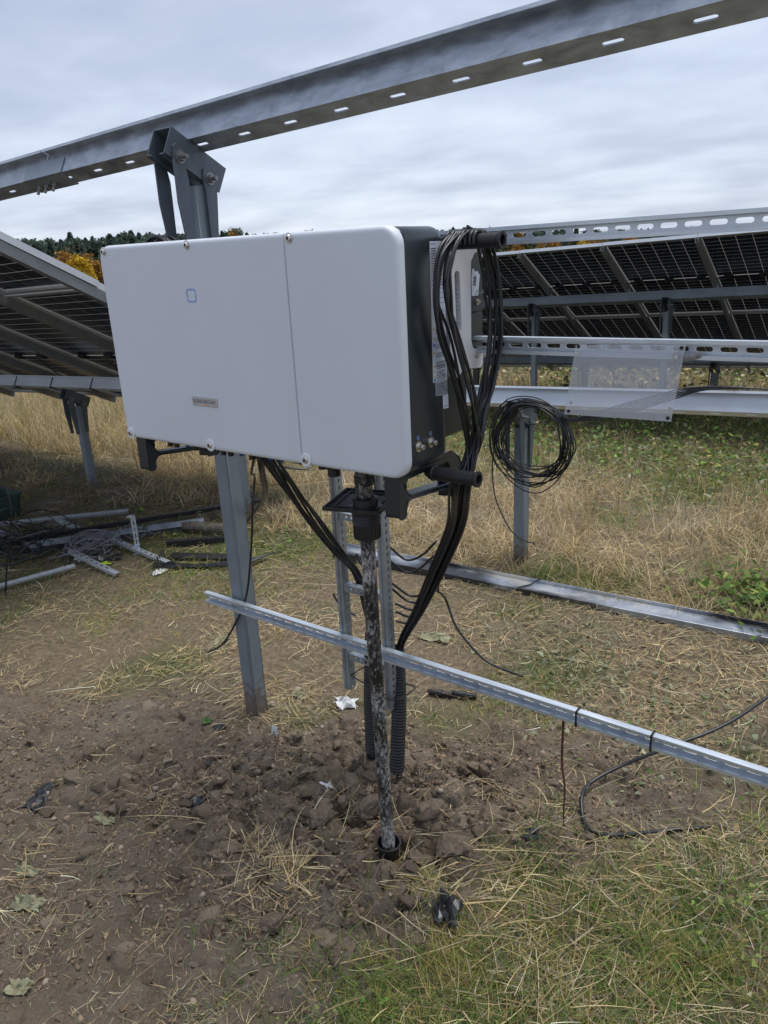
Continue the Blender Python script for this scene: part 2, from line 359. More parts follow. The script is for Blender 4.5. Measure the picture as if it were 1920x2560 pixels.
def ground_z(x, y, fine=True):
    x = np.asarray(x, float); y = np.asarray(y, float)
    mud = mudmask(x, y); pile = np.clip(pilemask(x, y), 0, 1) * mud
    near = np.exp(-((x / 6) ** 2 + (y / 6) ** 2))
    z = base_h(x, y) + 0.06 * (fbm(x * 0.7, y * 0.7, 3, 3) - 0.5) * np.clip(np.hypot(x - 0.2, y) / 2.5, 0.15, 1)
    z = z + (0.012 + 0.028 * mud) * (fbm(x * 3.3, y * 3.3, 4, 41) - 0.5)
    z = z + mud * 0.022 * (fbm(x * 13, y * 13, 3, 51) - 0.5)
    wx = x + 0.05 * (fbm(x * 9, y * 9, 2, 61) - 0.5); wy = y + 0.05 * (fbm(x * 9 + 4, y * 9, 2, 62) - 0.5)
    f1, f2, cid = worley(wx * 8.5, wy * 8.5, 71)
    dome = np.sqrt(np.clip(1 - (f1 / 0.75) ** 2, 0, 1)) * (0.35 + 0.65 * cid)
    z = z + pile * (0.075 * dome - 0.02) + pile * 0.025 + mud * (1 - pile) * 0.020 * dome * (fbm(x * 2.1, y * 2.1, 2, 64) > 0.47)
    z = z - (0.3 * mud + 0.7 * pile) * 0.022 * (1 - sstep(0.0, 0.16, f2 - f1)) * (cid > 0.25)
    g1, g2, gid = worley(wx * 24, wy * 24, 81)
    z = z + (0.40 * mud + 0.60 * pile) * 0.018 * (np.sqrt(np.clip(1 - (g1 / 0.8) ** 2, 0, 1)) * gid)
    bl_ = lambda f_, sd_: np.abs(2 * vnoise(wx * f_ + sd_, wy * f_ * 1.07, sd_) - 1)
    rough_ = 0.45 + 0.75 * sstep(0.4, 0.65, fbm(x * 1.4, y * 1.4, 3, 131)) + 0.4 * pile
    z = z + mud * rough_ * (0.048 * bl_(5.5, 141) + 0.030 * bl_(13, 142) + 0.015 * bl_(31, 143) - 0.042)
    if fine: z = z + mud * rough_ * 0.009 * bl_(74, 144) + mud * 0.010 * (fbm(x * 55, y * 55, 3, 91) - 0.5)
    return z
def gz(x, y): return float(ground_z(np.array([x]), np.array([y]))[0])

def axis_coords(lo, hi, step, far_lo, far_hi):
    c_ = list(np.arange(lo, hi, step)); s_ = step; p = c_[-1]
    while p < far_hi: s_ *= 1.09; p += s_; c_.append(p)
    s_ = step; p = lo; pre = []
    while p > far_lo: s_ *= 1.09; p -= s_; pre.append(p)
    return np.array(pre[::-1] + c_)
gx = axis_coords(-1.75, 1.5, 0.0056, -420, 420); gy = axis_coords(-1.0, 1.7, 0.0058, -60, 520)
X, Y = np.meshgrid(gx, gy); Z = ground_z(X, Y)
hill = sstep(60, 420, Y) * 4.0; Z = Z + hill
nx_, ny_ = len(gx), len(gy)
co = np.stack([X, Y, Z], -1).reshape(-1, 3).astype(np.float32)
ii = (np.arange(ny_ - 1)[:, None] * nx_ + np.arange(nx_ - 1)[None, :]).ravel()
quads = np.stack([ii, ii + 1, ii + 1 + nx_, ii + nx_], 1).astype(np.int32)
def np_mesh(name, co, faces, m, col=None, smooth=True):
    me = bpy.data.meshes.new(name); k = faces.shape[1]
    me.vertices.add(len(co)); me.vertices.foreach_set('co', np.ascontiguousarray(co, np.float32).ravel())
    me.loops.add(faces.size); me.loops.foreach_set('vertex_index', np.ascontiguousarray(faces, np.int32).ravel())
    me.polygons.add(len(faces)); me.polygons.foreach_set('loop_start', np.arange(0, faces.size, k, dtype=np.int32))
    if smooth: me.polygons.foreach_set('use_smooth', np.ones(len(faces), bool))
    if col is not None:
        a = me.color_attributes.new('Col', 'FLOAT_COLOR', 'POINT'); a.data.foreach_set('color', np.ascontiguousarray(np.concatenate([col, np.ones((len(col), 1))], 1), np.float32).ravel())
    me.update(calc_edges=True); me.validate(); me.materials.append(m); return me
mud_v = mudmask(X, Y).ravel(); pile_v = np.clip(pilemask(X, Y), 0, 1).ravel() * mud_v
grn_v = sstep(0.5, 0.66, fbm(X * 0.9, Y * 0.9, 3, 33)).ravel()
gcol = np.stack([mud_v, pile_v, grn_v], 1)
# soil material
m = mat('field_soil', (0.1, 0.08, 0.06), 0.9, spec=0.25); M['soil'] = m; t = m.node_tree; p = t.nodes['Principled BSDF']
a = N(t, 'ShaderNodeAttribute', attribute_name='Col'); sp = N(t, 'ShaderNodeSeparateColor'); t.links.new(a.outputs['Color'], sp.inputs[0])
geo = N(t, 'ShaderNodeNewGeometry')
def tn(sc, det=6.0, ro=0.6): n_ = N(t, 'ShaderNodeTexNoise', ins={'Scale': sc, 'Detail': det, 'Roughness': ro}); t.links.new(geo.outputs['Position'], n_.inputs['Vector']); return n_
def ramp(src, stops):
    r_ = N(t, 'ShaderNodeValToRGB'); t.links.new(src, r_.inputs[0]); el = r_.color_ramp.elements
    el[0].position, el[0].color = stops[0][0], (*stops[0][1], 1); el[1].position, el[1].color = stops[-1][0], (*stops[-1][1], 1)
    for ps, cc in stops[1:-1]: q_ = el.new(ps); q_.color = (*cc, 1)
    return r_.outputs[0]
def mixc(f, a_, b_):
    x_ = N(t, 'ShaderNodeMix', data_type='RGBA'); t.links.new(f, x_.inputs[0]); t.links.new(a_, x_.inputs[6]); t.links.new(b_, x_.inputs[7]); return x_.outputs[2]
mudc = ramp(tn(6, 8, 0.65).outputs['Fac'], [(0.3, (0.086, 0.064, 0.044)), (0.5, (0.152, 0.117, 0.084)), (0.7, (0.228, 0.182, 0.136))])
grain = ramp(tn(120, 5, 0.7).outputs['Fac'], [(0.3, (0.070, 0.052, 0.036)), (0.7, (0.243, 0.194, 0.145))])
mx0 = N(t, 'ShaderNodeMix', data_type='RGBA', ins={0: 0.4}); t.links.new(mudc, mx0.inputs[6]); t.links.new(grain, mx0.inputs[7])
grey = ramp(tn(2.3, 4).outputs['Fac'], [(0.45, (0.0, 0.0, 0.0)), (0.72, (0.6, 0.6, 0.6))])
greyc = N(t, 'ShaderNodeRGB'); greyc.outputs[0].default_value = (0.22, 0.185, 0.148, 1)
mud2 = mixc(grey, mx0.outputs[2], greyc.outputs[0])
litter = ramp(tn(45, 8, 0.75).outputs['Fac'], [(0.32, (0.085, 0.064, 0.042)), (0.5, (0.165, 0.126, 0.080)), (0.68, (0.29, 0.225, 0.135))])
turf = ramp(tn(30, 8, 0.75).outputs['Fac'], [(0.32, (0.05, 0.06, 0.022)), (0.5, (0.10, 0.105, 0.04)), (0.68, (0.18, 0.155, 0.07))])
field = mixc(sp.outputs['Blue'], litter, turf)
t.links.new(mixc(sp.outputs['Red'], field, mud2), p.inputs['Base Color'])
bn = N(t, 'ShaderNodeBump', ins={'Strength': 1.0, 'Distance': 0.010}); t.links.new(tn(130, 8, 0.75).outputs['Fac'], bn.inputs['Height']); t.links.new(bn.outputs[0], p.inputs['Normal'])
ro = N(t, 'ShaderNodeMapRange', ins={1: 0.35, 2: 0.65, 3: 0.48, 4: 0.9}); t.links.new(tn(5).outputs['Fac'], ro.inputs[0]); t.links.new(ro.outputs[0], p.inputs['Roughness'])
ground = bpy.data.objects.new('ground', np_mesh('ground', co, quads, M['soil'], gcol)); COL.objects.link(ground)
tag(ground, 'trampled muddy field ground with clods of brown earth and straw litter', None, None, 'structure')

# ================================================================ STEEL STRUCTURE
SL = 0.0405                                          # rows follow the ground: rise per metre along x
TILT = R(27.6); CT, ST = math.cos(TILT), math.sin(TILT)
DOWN = V((0, CT, -ST)); NRM = V((0, ST, CT))         # down the table slope / out of its top face

def hexbolt(mb, c, d, r=0.013, h=0.011, stud=0.018):
    c, d = V(c), V(d).normalized()
    mb.lathe([(r * 1.5, 0), (r * 1.5, 0.003)], c, d, 16); mb.lathe([(r, 0.003), (r, 0.003 + h)], c, d, 6)
    if stud: mb.lathe([(r * 0.52, 0.003 + h), (r * 0.52, 0.003 + h + stud)], c, d, 10)

def make_post(y0, ztop, depth, label, group, x=0.0, zg=0.0, name='steel_post', local=(0, 0, 0)):
    """C-section post with a sloping head channel; local x=0 is the post's middle, y0/ztop refer to the head's front top corner."""
    t_ = thing(name, label, 'post', (x, y0, zg), group)
    H = ztop - zg                                   # head front top above ground
    mb = MB(); w = 0.034; ya, yb = 0.068, 0.136; zt = H - 0.165; lo = -0.25
    prof = [(-w, ya + 0.008), (-w + 0.008, ya), (w - 0.006, ya), (w, ya + 0.006), (w, yb - 0.006), (w - 0.006, yb), (-w + 0.008, yb), (-w, yb - 0.008), (-w, yb - 0.02), (-w + 0.005, yb - 0.02), (-w + 0.005, yb - 0.008), (w - 0.006, yb - 0.008), (w - 0.006, ya + 0.006), (-w + 0.005, ya + 0.006), (-w + 0.005, ya + 0.02), (-w, ya + 0.02)]
    mb.prism([(px, py, lo) for px, py in prof], (0, 0, zt - lo))
    obj('post_column', mb, M['post'], t_, bevel=0.0015, local=True)
    # head channel: two side plates, top plate, bottom lips
    F = V((0, 0, H)); d, n = DOWN, NRM; Lh, Hh = 0.234, 0.088; th = 0.004
    mb = MB(); sx = 0.042
    for s in (-1, 1):
        xs = s * sx - (th if s > 0 else 0)
        poly = [F, F + d * Lh, F + d * Lh * 0.995 - n * Hh * 0.95, F + d * (Lh - 0.012) - n * Hh, F - n * Hh]
        mb.prism([p_ + V((xs, 0, 0)) for p_ in poly], (th, 0, 0))
        mb.obox(F + V((s * sx if s < 0 else s * sx - 0.022, 0, 0)) - n * Hh, (0.022, 0, 0), d * (Lh - 0.02), n * th)
    mb.obox(F + V((-sx + th, 0, 0)) - n * th, (2 * (sx - th), 0, 0), d * Lh, n * th)
    obj('head_channel', mb, M['head'], t_, bevel=0.0012, local=True)
    def strap(s, pts):
        mb_ = MB(); x0 = s * (sx + 0.0005); mb_.prism([(x0, py, H + pz) for py, pz in pts], (s * 0.005, 0, 0)); return mb_
    A1 = [(-0.012, -0.075), (-0.008, -0.055), (0.010, -0.045), (0.028, -0.055), (0.036, -0.085), (0.033, -0.115), (0.040, -0.150), (0.037, -0.40), (0.012, -0.40), (-0.012, -0.215)]
    A2 = [(0.100, -0.140), (0.104, -0.115), (0.125, -0.105), (0.146, -0.120), (0.153, -0.150), (0.151, -0.20), (0.130, -0.40), (0.108, -0.40), (0.106, -0.172)]
    for s in (1, -1):
        obj('strap', strap(s, A1), M['head'], t_, bevel=0.001, local=True); obj('strap', strap(s, A2), M['head'], t_, bevel=0.001, local=True)
    for by, bz in ((0.017, -0.085), (0.128, -0.143)):
        for s in (1, -1):
            mb = MB(); hexbolt(mb, (s * (sx + 0.0055), by, H + bz), (s, 0, 0), stud=0.018 if s > 0 else 0.004)
            obj('bolt', mb, M['bolt'], t_, smooth=30, local=True)
    return t_

main = make_post(0.328, 2.148, 0.07, 'tall grey steel post standing behind the white inverter, bracket head carrying the overhead beam', None, -0.572, gz(-0.572, 0.43))
lowg = 'short posts under the low beam'
low1 = make_post(2.285, 0.965, 0.07, 'short steel post with the black cable coil hung on its head', lowg, -0.362, gz(-0.362, 2.4))
low2 = make_post(2.235, 0.965 - SL * 4.2 - 0.02, 0.07, 'short steel post under the panels at the left, its foot in shaded grass', lowg, -4.60, gz(-4.6, 2.3) - 0.01)
low3 = make_post(2.285, 0.965 - SL * 2.3, 0.07, 'short steel post hidden behind the tall post and the white inverter', lowg, -2.67, gz(-2.67, 2.36))

def z_beam(name, label, x0, x1, y, z, group=None, slots=0.188, first=0.06, material='beam', dz=SL, lipup=True):
    """cold-formed beam, square to the table slope; (y, z) = its lower front corner at x = 0"""
    u = V((1, 0, dz)).normalized(); L = (x1 - x0) / u.x; o = V((x0, y, z + dz * x0))
    mb = MB(); h, b, th = 0.092, 0.07, 0.004
    hs = []; k = first
    while k < L - 0.05: hs.append((k, b * 0.52, 'slot', 0.018, 0.0065)); k += slots
    mb.perf(o, u, DOWN, NRM, L, b, th, hs)
    mb.obox(o + NRM * th, u * L, NRM * (h - th), DOWN * th)
    mb.obox(o + DOWN * (b - th) + NRM * th, u * L, NRM * 0.014, DOWN * th)
    mb.obox(o + NRM * (h - th), u * L, NRM * th, DOWN * -0.026)
    mb.obox(o + NRM * (h - 0.012) - DOWN * 0.026, u * L, NRM * 0.012, DOWN * -th)
    return obj(name, mb, M[material], None, label, 'beam', group)
bx_split = -1.375
hb_y, hb_z = 0.392, 2.139
hb1 = z_beam('steel_beam', 'slotted galvanised beam crossing the sky overhead, carried by the tall post', bx_split + 0.004, 3.2, hb_y, hb_z, first=0.115)
hb2 = z_beam('steel_beam', 'galvanised beam end entering at the far left, joined to the overhead beam by a splice', -9.2, bx_split - 0.004, hb_y, hb_z, first=0.03)
# splice plate under the joint
sp_ = thing('splice_plate', 'L-shaped splice plate with three bolts under the joint of the overhead beam', 'plate', (bx_split, hb_y, hb_z + SL * bx_split))
u = V((1, 0, SL)).normalized(); o = V((bx_split - 0.13, hb_y, hb_z + SL * (bx_split - 0.13))) - NRM * 0.0045 - DOWN * 0.0045
mb = MB(); mb.obox(o, u * 0.26, DOWN * 0.08, NRM * 0.004); mb.obox(o, u * 0.26, NRM * 0.062, DOWN * 0.004)
obj('bent_plate', mb, M['galv'], sp_, bevel=0.001)
for k in (0.05, 0.10, 0.155):
    mb = MB(); hexbolt(mb, o + u * k + DOWN * 0.045, -NRM, 0.011); obj('bolt', mb, M['bolt'], sp_, smooth=30)
lb1 = z_beam('steel_beam', 'low galvanised beam behind the clear sheet, resting on the short posts', -2.3, 4.2, 2.345, 0.953, None, slots=0.16, material='bright')
lb2 = z_beam('steel_beam', 'low beam under the solar panels at the left edge', -9.2, -2.31, 2.345, 0.953, None, slots=0.16, material='bright')

# slotted C-channel strut, open side facing -y
def strut(name, label, x0, x1, y, z, h=0.042, d=0.021, pitch=0.05, first=0.02, a=0.0125, b=0.0055, group=None, m='strut', dz=0.0):
    u = V((1, 0, dz)).normalized(); L = x1 - x0; o = V((x0, y, z + dz * x0)); t_ = 0.0022
    mb = MB(); hs = []; k = first
    while k < L - 0.02: hs.append((k, h / 2, 'slot', a, b)); k += pitch
    mb.perf(o + V((0, d - t_, 0)), u, (0, 0, 1), (0, 1, 0), L, h, t_, hs)
    for zz in (0, h - t_): mb.obox(o + V((0, 0, zz)), u * L, (0, d - t_, 0), (0, 0, t_))
    for zz, s in ((t_, 1), (h - t_, -1)):
        mb.obox(o + V((0, 0, zz)), u * L, (0, t_, 0), (0, 0, s * 0.0065))
        mb.obox(o + V((0, t_, zz + s * 0.0065)), u * L, (0, 0.004, 0), (0, 0, -s * t_))
    return obj(name, mb, M[m], None, label, 'rail', group)
strut('slotted_rail', 'upper of the two slotted rails behind the inverter, sky showing through its slots', -0.72, 2.6, 0.358, 1.754, group=None, dz=0.006, first=0.038)
strut('slotted_rail', 'middle slotted rail behind the inverter with the clear sheet hanging from it', -0.72, 2.6, 0.358, 1.494, group=None, dz=0.008, first=0.032)
strut('slotted_rail', 'long bright slotted rail bolted across the tall post near the ground, tied with black straps', -0.716, 2.6, 0.358, 0.491, group=None, first=0.03)
for x_, lb in ((0.815, 'black cable tie round the low slotted rail, nearer the black pipe'), (1.02, 'black cable tie round the low slotted rail, nearer the right edge of the photo')):
    mb = MB(); P0 = [(x_, 0.355, 0.488), (x_, 0.355, 0.536), (x_, 0.382, 0.536), (x_, 0.382, 0.488)]
    for i in range(4):
        a_, b_ = V(P0[i]), V(P0[(i + 1) % 4]); mb.tube([a_, b_], 0.0028, 6)
    obj('cable_tie', mb, M['black'], None, lb, 'cable tie', 'ties on the low rail')
# rail bolts that clamp rails to the post
mb = MB(); hexbolt(mb, (-0.565, 0.376, 0.512), (0, -1, 0), 0.008, 0.006, 0.004)
obj('rail_bolt', mb, M['steel'], None, 'bolt clamping the low slotted rail to the tall post', 'bolt', smooth=30)

# cable ladder (vertical)
lad = thing('cable_ladder', 'vertical galvanised cable ladder with perforated sides standing behind the muddy black pipe', 'cable ladder', (0.07, 0.40, 0.31))
def side_rail(x0, z0, z1, yb=0.384):
    mb = MB(); L = z1 - z0; hs = []; k = 0.012
    while k < L - 0.01: hs.append((k, 0.017, 'slot', 0.0035, 0.0042)); k += 0.025
    mb.perf((x0 + 0.026, yb, z0), (0, 0, 1), (0, 1, 0), (-1, 0, 0), L, 0.034, 0.002, hs)
    for yy in (yb, yb + 0.032): mb.box(x0, x0 + 0.024, yy, yy + 0.002, z0, z1)
    mb.box(x0, x0 + 0.002, yb + 0.002, yb + 0.010, z0, z1)
    mb.box(x0 + 0.010, x0 + 0.013, yb - 0.003, yb - 0.0005, z0, z1)
    return mb
obj('side_rail', side_rail(-0.048, 0.31, 1.34), M['strutdull'], lad); obj('side_rail', side_rail(0.132, 0.29, 1.34), M['strutdull'], lad)
for zz in (1.21, 0.945, 0.69, 0.43):
    mb = MB(); mb.perf((-0.021, 0.388, zz), (1, 0, 0), (0, 0, 1), (0, 1, 0), 0.153, 0.024, 0.002, [(0.03 + 0.022 * k, 0.012, 'rect', 0.005, 0.005) for k in range(5)])
    mb.box(-0.021, 0.132, 0.39, 0.414, zz + 0.022, zz + 0.024); mb.box(-0.021, 0.132, 0.39, 0.414, zz, zz + 0.002)
    obj('rung', mb, M['strutdull'], lad)

# ================================================================ INVERTER
ZC = 1.5308; HW, HH = 0.5255, 0.2787
inv = thing('inverter', 'large white string inverter with charcoal sides mounted on slotted rails behind the muddy pipe', 'inverter', (0, 0.1, ZC))
def rrect(x0, x1, z0, z1, rad, ins=0.0, seam=None, y=0.0, seg=6):
    """rad: TL, TR, BR, BL"""
    a0 = x0 + (ins * 0.3 if seam == 'L' else ins); a1 = x1 - (ins * 0.3 if seam == 'R' else ins); b0, b1 = z0 + ins, z1 - ins
    out = []
    for (cx, cz, r_, st) in ((a0, b1, rad[0], 180), (a1, b1, rad[1], 90), (a1, b0, rad[2], 0), (a0, b0, rad[3], -90)):
        r_ = max(r_ - ins, 0.0012); sx = 1 if cx == a0 else -1; sz = -1 if cz == b1 else 1
        for k in range(seg + 1):
            an = R(st - 90 * k / seg); out.append((cx + sx * r_ + r_ * math.cos(an), y, cz + sz * r_ + r_ * math.sin(an)))
    return out
def cover(x0, x1, rad, seam):
    rings = []; r_ = 0.011; rings.append(rrect(x0, x1, ZC - HH, ZC + HH, rad, r_ + 0.004, seam, 0.0))
    for a_ in (0, 22, 45, 67, 90):
        rings.append(rrect(x0, x1, ZC - HH, ZC + HH, rad, r_ * (1 - math.sin(R(a_))), seam, r_ * (1 - math.cos(R(a_)))))
    rings.append(rrect(x0, x1, ZC - HH, ZC + HH, rad, 0, seam, 0.022)); rings.append(rrect(x0, x1, ZC - HH, ZC + HH, rad, 0, seam, 0.026)); rings.append(rrect(x0, x1, ZC - HH, ZC + HH, rad, 0.008, None, 0.028))
    return MB().loft(rings)
obj('front_cover', cover(-HW, 0.2020, (0.042, 0.002, 0.002, 0.042), 'R'), M['white'], inv, 'wide left front cover with the maker badge', smooth=40)
obj('front_cover', cover(0.2036, HW, (0.002, 0.042, 0.042, 0.002), 'L'), M['white'], inv, 'narrow right front cover without any badge', smooth=40)
rings = []; rb = 0.032
for yy, ins in ((0.026, 0.006), (0.03, 0.004), (0.036, 0.003)): rings.append(rrect(-HW, HW, ZC - HH, ZC + HH, (0.034,) * 4, ins, None, yy))
for a_ in (0, 18, 36, 54, 72, 90): rings.append(rrect(-HW, HW, ZC - HH, ZC + HH, (0.034,) * 4, 0.003 + rb * (1 - math.cos(R(a_))), None, 0.200 - rb + rb * math.sin(R(a_))))
obj('casing', MB().loft(rings), M['dark'], inv, smooth=35)
mb = MB(); rings = [rrect(-0.485, 0.497, ZC - 0.232, ZC + 0.232, (0.02,) * 4, i_, None, y_) for i_, y_ in ((0, 0.199), (0, 0.325), (0.012, 0.336))]
obj('heat_sink', mb.loft(rings), M['darkmatt'], inv, smooth=35)
# white handle bracket on the side of the fan housing with a slot and ribs behind it
sl_ = [(0.262 + 0.012 * math.cos(R(a_)), 1.694 + 0.012 * math.sin(R(a_))) for a_ in range(0, 181, 30)] + [(0.262 + 0.012 * math.cos(R(a_)) + 0.006, 1.572 + 0.012 * math.sin(R(a_))) for a_ in range(180, 361, 30)]
out_ = [(0.232, 1.760), (0.250, 1.768), (0.372, 1.768), (0.374, 1.752), (0.346, 1.742), (0.330, 1.725), (0.328, 1.700), (0.327, 1.535), (0.333, 1.518), (0.345, 1.511), (0.384, 1.505), (0.386, 1.466), (0.372, 1.460), (0.285, 1.468), (0.262, 1.452), (0.240, 1.452), (0.222, 1.462)]
mb = MB(); mb.prism([(0.499, a_, b_) for a_, b_ in out_], (0.013, 0, 0), [[(0.499, a_, b_) for a_, b_ in sl_]])
br_ = obj('side_bracket', mb, M['whiteplastic'], inv, 'white side bracket with a long slot', bevel=0.003)
for k in range(13):
    mb = MB(); mb.box(0.4975, 0.507, 0.267, 0.277, 1.575 + k * 0.0098, 1.5775 + k * 0.0098); obj('rib', mb, M['alu'], br_)
for a_, b_ in ((0.352, 1.492), (0.300, 1.462)):
    mb = MB(); hexbolt(mb, (0.512, a_, b_), (1, 0, 0), 0.0045, 0.004, 0.002); obj('screw', mb, M['steel'], br_, smooth=30)
mb = MB(); mb.box(0.490, 0.498, 0.337, 0.412, 1.470, 1.762); obj('rear_bracket', mb, M['darkmatt'], inv, bevel=0.003)
mb = MB(); mb.box(0.498, 0.5035, 0.3465, 0.404, 1.600, 1.647); pl_ = obj('bracket_plate', mb, M['darkmatt'], inv, bevel=0.003)
mb = MB(); hexbolt(mb, (0.5035, 0.371, 1.625), (1, 0, 0), 0.005, 0.004, 0.003); obj('screw', mb, M['steel'], pl_, smooth=30)
mb = MB(); mb.box(0.498, 0.502, 0.3465, 0.394, 1.548, 1.5985); obj('bracket_plate', mb, M['dark'], inv, bevel=0.003)
mb = MB(); hexbolt(mb, (0.498, 0.405, 1.487), (1, 0, 0), 0.006, 0.005, 0.003); obj('screw', mb, M['steel'], inv, smooth=30)
# barcode tag
F3 = V((0.506, 0.344, 1.704)); uy = V((0, 0.978, -0.21)); uz = V((0, 0.21, 0.978))
mb = MB(); pts_ = [F3 + uy * a_ + uz * b_ for a_, b_ in ((0, 0), (0.008, 0.004), (0.013, -0.002), (0.030, 0.001), (0.034, -0.006), (0.040, -0.004), (0.042, -0.056), (0.012, -0.062), (0.002, -0.024))]
mb.prism(pts_, (0.0008, 0, 0)); tg = obj('barcode_tag', mb, M['label'], inv)
mb = MB()
for k in range(9): mb.obox(F3 + V((0.0009, 0, 0)) + uy * 0.011 + uz * (-0.012 - k * 0.0026), uy * 0.013, uz * -(0.0008 + 0.0009 * (k % 3)), (0.0003, 0, 0))
a_, b_, c_ = F3 + uy * 0.026 + uz * -0.058, F3 + uy * 0.034 + uz * -0.044, F3 + uy * 0.038 + uz * -0.05
for q0, q1 in ((a_, b_), (b_, c_)): mb.tube([q0 + V((0.001, 0, 0)), q1 + V((0.001, 0, 0))], 0.0006, 4)
obj('barcode', mb, M['ink'], tg)

# cover screws
def cover_screw(x, z, washer):
    mb = MB()
    if washer: mb.lathe([(0.0175, 0.0), (0.0175, -0.002), (0.0155, -0.0035), (0.0095, -0.0035)], (x, -0.0004, z), 'Y', 28)
    else: mb.lathe([(0.0125, -0.0003), (0.0115, -0.0014), (0.0095, -0.0014)], (x, 0, z), 'Y', 24)
    w_ = obj('screw_washer', mb, M['whiteplastic'] if washer else M['alu'], inv, smooth=30)
    mb = MB(); yo = -0.0035 if washer else -0.0014
    mb.lathe([(0.0088, 0), (0.0088, -0.002), (0.0072, -0.0045), (0.0042, -0.0048), (0.0040, -0.002)], (x, yo, z), 'Y', 20)
    obj('screw', mb, M['steel'], w_, smooth=30)
    mb = MB(); mb.lathe([(0.0038, 0), (0.0038, -0.0004)], (x, yo - 0.0020, z), 'Y', 6); obj('socket', mb, M['black'], w_)
for x, z, wa in ((-0.497, 1.794, 0), (-0.137, 1.796, 0), (0.221, 1.796, 0), (-0.499, 1.267, 1), (-0.140, 1.267, 1), (0.218, 1.267, 1)): cover_screw(x, z, wa)
# badge SUNGROW
def text_mesh(s, width=None, height=0.012, extrude=0.0003):
    cu = bpy.data.curves.new('lettering', 'FONT'); cu.body = s; cu.size = 1; cu.extrude = 0
    o_ = bpy.data.objects.new('tmp', cu); COL.objects.link(o_)
    me = bpy.data.meshes.new_from_object(o_.evaluated_get(bpy.context.evaluated_depsgraph_get()))
    bpy.data.objects.remove(o_); n_ = len(me.vertices); c_ = np.zeros(n_ * 3); me.vertices.foreach_get('co', c_); c_ = c_.reshape(-1, 3)
    c_[:, 0] -= c_[:, 0].min(); c_[:, 1] -= c_[:, 1].min(); k_ = height / c_[:, 1].max()
    c_ *= k_
    if width: c_[:, 0] *= width / c_[:, 0].max()
    return me, c_
def put_text(name, s, origin, ux, uz_, m_, parent, width=None, height=0.012):
    me, c_ = text_mesh(s, width, height); o_ = np.array(origin); w_ = o_ + c_[:, :1] * np.array(ux) + c_[:, 1:2] * np.array(uz_)
    me.vertices.foreach_set('co', w_.ravel()); me.update(); me.materials.clear(); me.materials.append(m_)
    return obj(name, me, None, parent)
mb = MB(); mb.loft([rrect(-0.1925, -0.0895, 1.3765, 1.4025, (0.003,) * 4, i_, None, y_, 3) for i_, y_ in ((0.001, -0.0026), (0, -0.0018), (0, 0.001))])
badge = obj('maker_badge', mb, M['badge'], inv, smooth=30)
put_text('lettering', 'SUNGROW', (-0.1865, -0.0029, 1.3845), (1, 0, 0), (0, 0, 1), M['ink'], badge, 0.091, 0.0105)
mb = MB(); mb.obox((-0.152, -0.0029, 1.3795), (0.028, 0, 0), (0, 0, 0.0014), (0, 0.0002, 0)); obj('badge_underline', mb, M['orange'], badge)
# indicator ring split in two brackets
def led_half(pts): return MB().prism([(x_, -0.0008, z_) for x_, z_ in pts], (0, 0.0006, 0))
x0, x1, z0, z1, tk = -0.1615, -0.1235, 1.6535, 1.6885, 0.0042
top = [(x0, 1.6665), (x0, z1 - 0.006), (x0 + 0.006, z1), (x1 - 0.006, z1), (x1, z1 - 0.006), (x1, 1.6775), (x1 - tk, 1.6775), (x1 - tk, z1 - tk - 0.003), (x1 - tk - 0.003, z1 - tk), (x0 + tk + 0.003, z1 - tk), (x0 + tk, z1 - tk - 0.003), (x0 + tk, 1.6665)]
bot = [(x0, 1.6640), (x0 + tk, 1.6640), (x0 + tk, z0 + tk + 0.003), (x0 + tk + 0.003, z0 + tk), (x1 - tk - 0.003, z0 + tk), (x1 - tk, z0 + tk + 0.003), (x1 - tk, 1.6750), (x1, 1.6750), (x1, z0 + 0.006), (x1 - 0.006, z0), (x0 + 0.006, z0), (x0, z0 + 0.006)]
for pts_ in (top, bot): obj('indicator_mark', led_half(pts_), M['led'], inv)
# ground bolts and earth symbols on the right side
XS = HW - 0.003
for y_, z_ in ((0.058, 1.321), (0.111, 1.320)):
    mb = MB(); mb.lathe([(0.0125, 0), (0.0125, 0.0022), (0.0085, 0.0022)], (XS, y_, z_), 'X', 24); mb.lathe([(0.0078, 0.0022), (0.0078, 0.006)], (XS, y_, z_), 'X', 20); mb.lathe([(0.0062, 0.006), (0.0066, 0.014), (0.0060, 0.016), (0.0034, 0.016), (0.0034, 0.011)], (XS, y_, z_), 'X', 20)
    obj('ground_bolt', mb, M['steel'], inv, smooth=30)
    mb = MB(); cz = z_ + 0.021
    for k in range(16):
        a_, b_ = R(k * 22.5), R(k * 22.5 + 22.5); mb.tube([(XS + 0.0004, y_ + 0.0052 * math.cos(a_), cz + 0.0052 * math.sin(a_)), (XS + 0.0004, y_ + 0.0052 * math.cos(b_), cz + 0.0052 * math.sin(b_))], 0.0005, 4)
    mb.obox((XS + 0.0002, y_ - 0.0004, cz), (0.0004, 0, 0), (0, 0.0008, 0), (0, 0, 0.0035))
    for k, wd in enumerate((0.0030, 0.0020, 0.0010)): mb.obox((XS + 0.0002, y_ - wd, cz - 0.0011 * k), (0.0004, 0, 0), (0, 2 * wd, 0), (0, 0, -0.0005))
    obj('earth_symbol', mb, M['led'], inv)
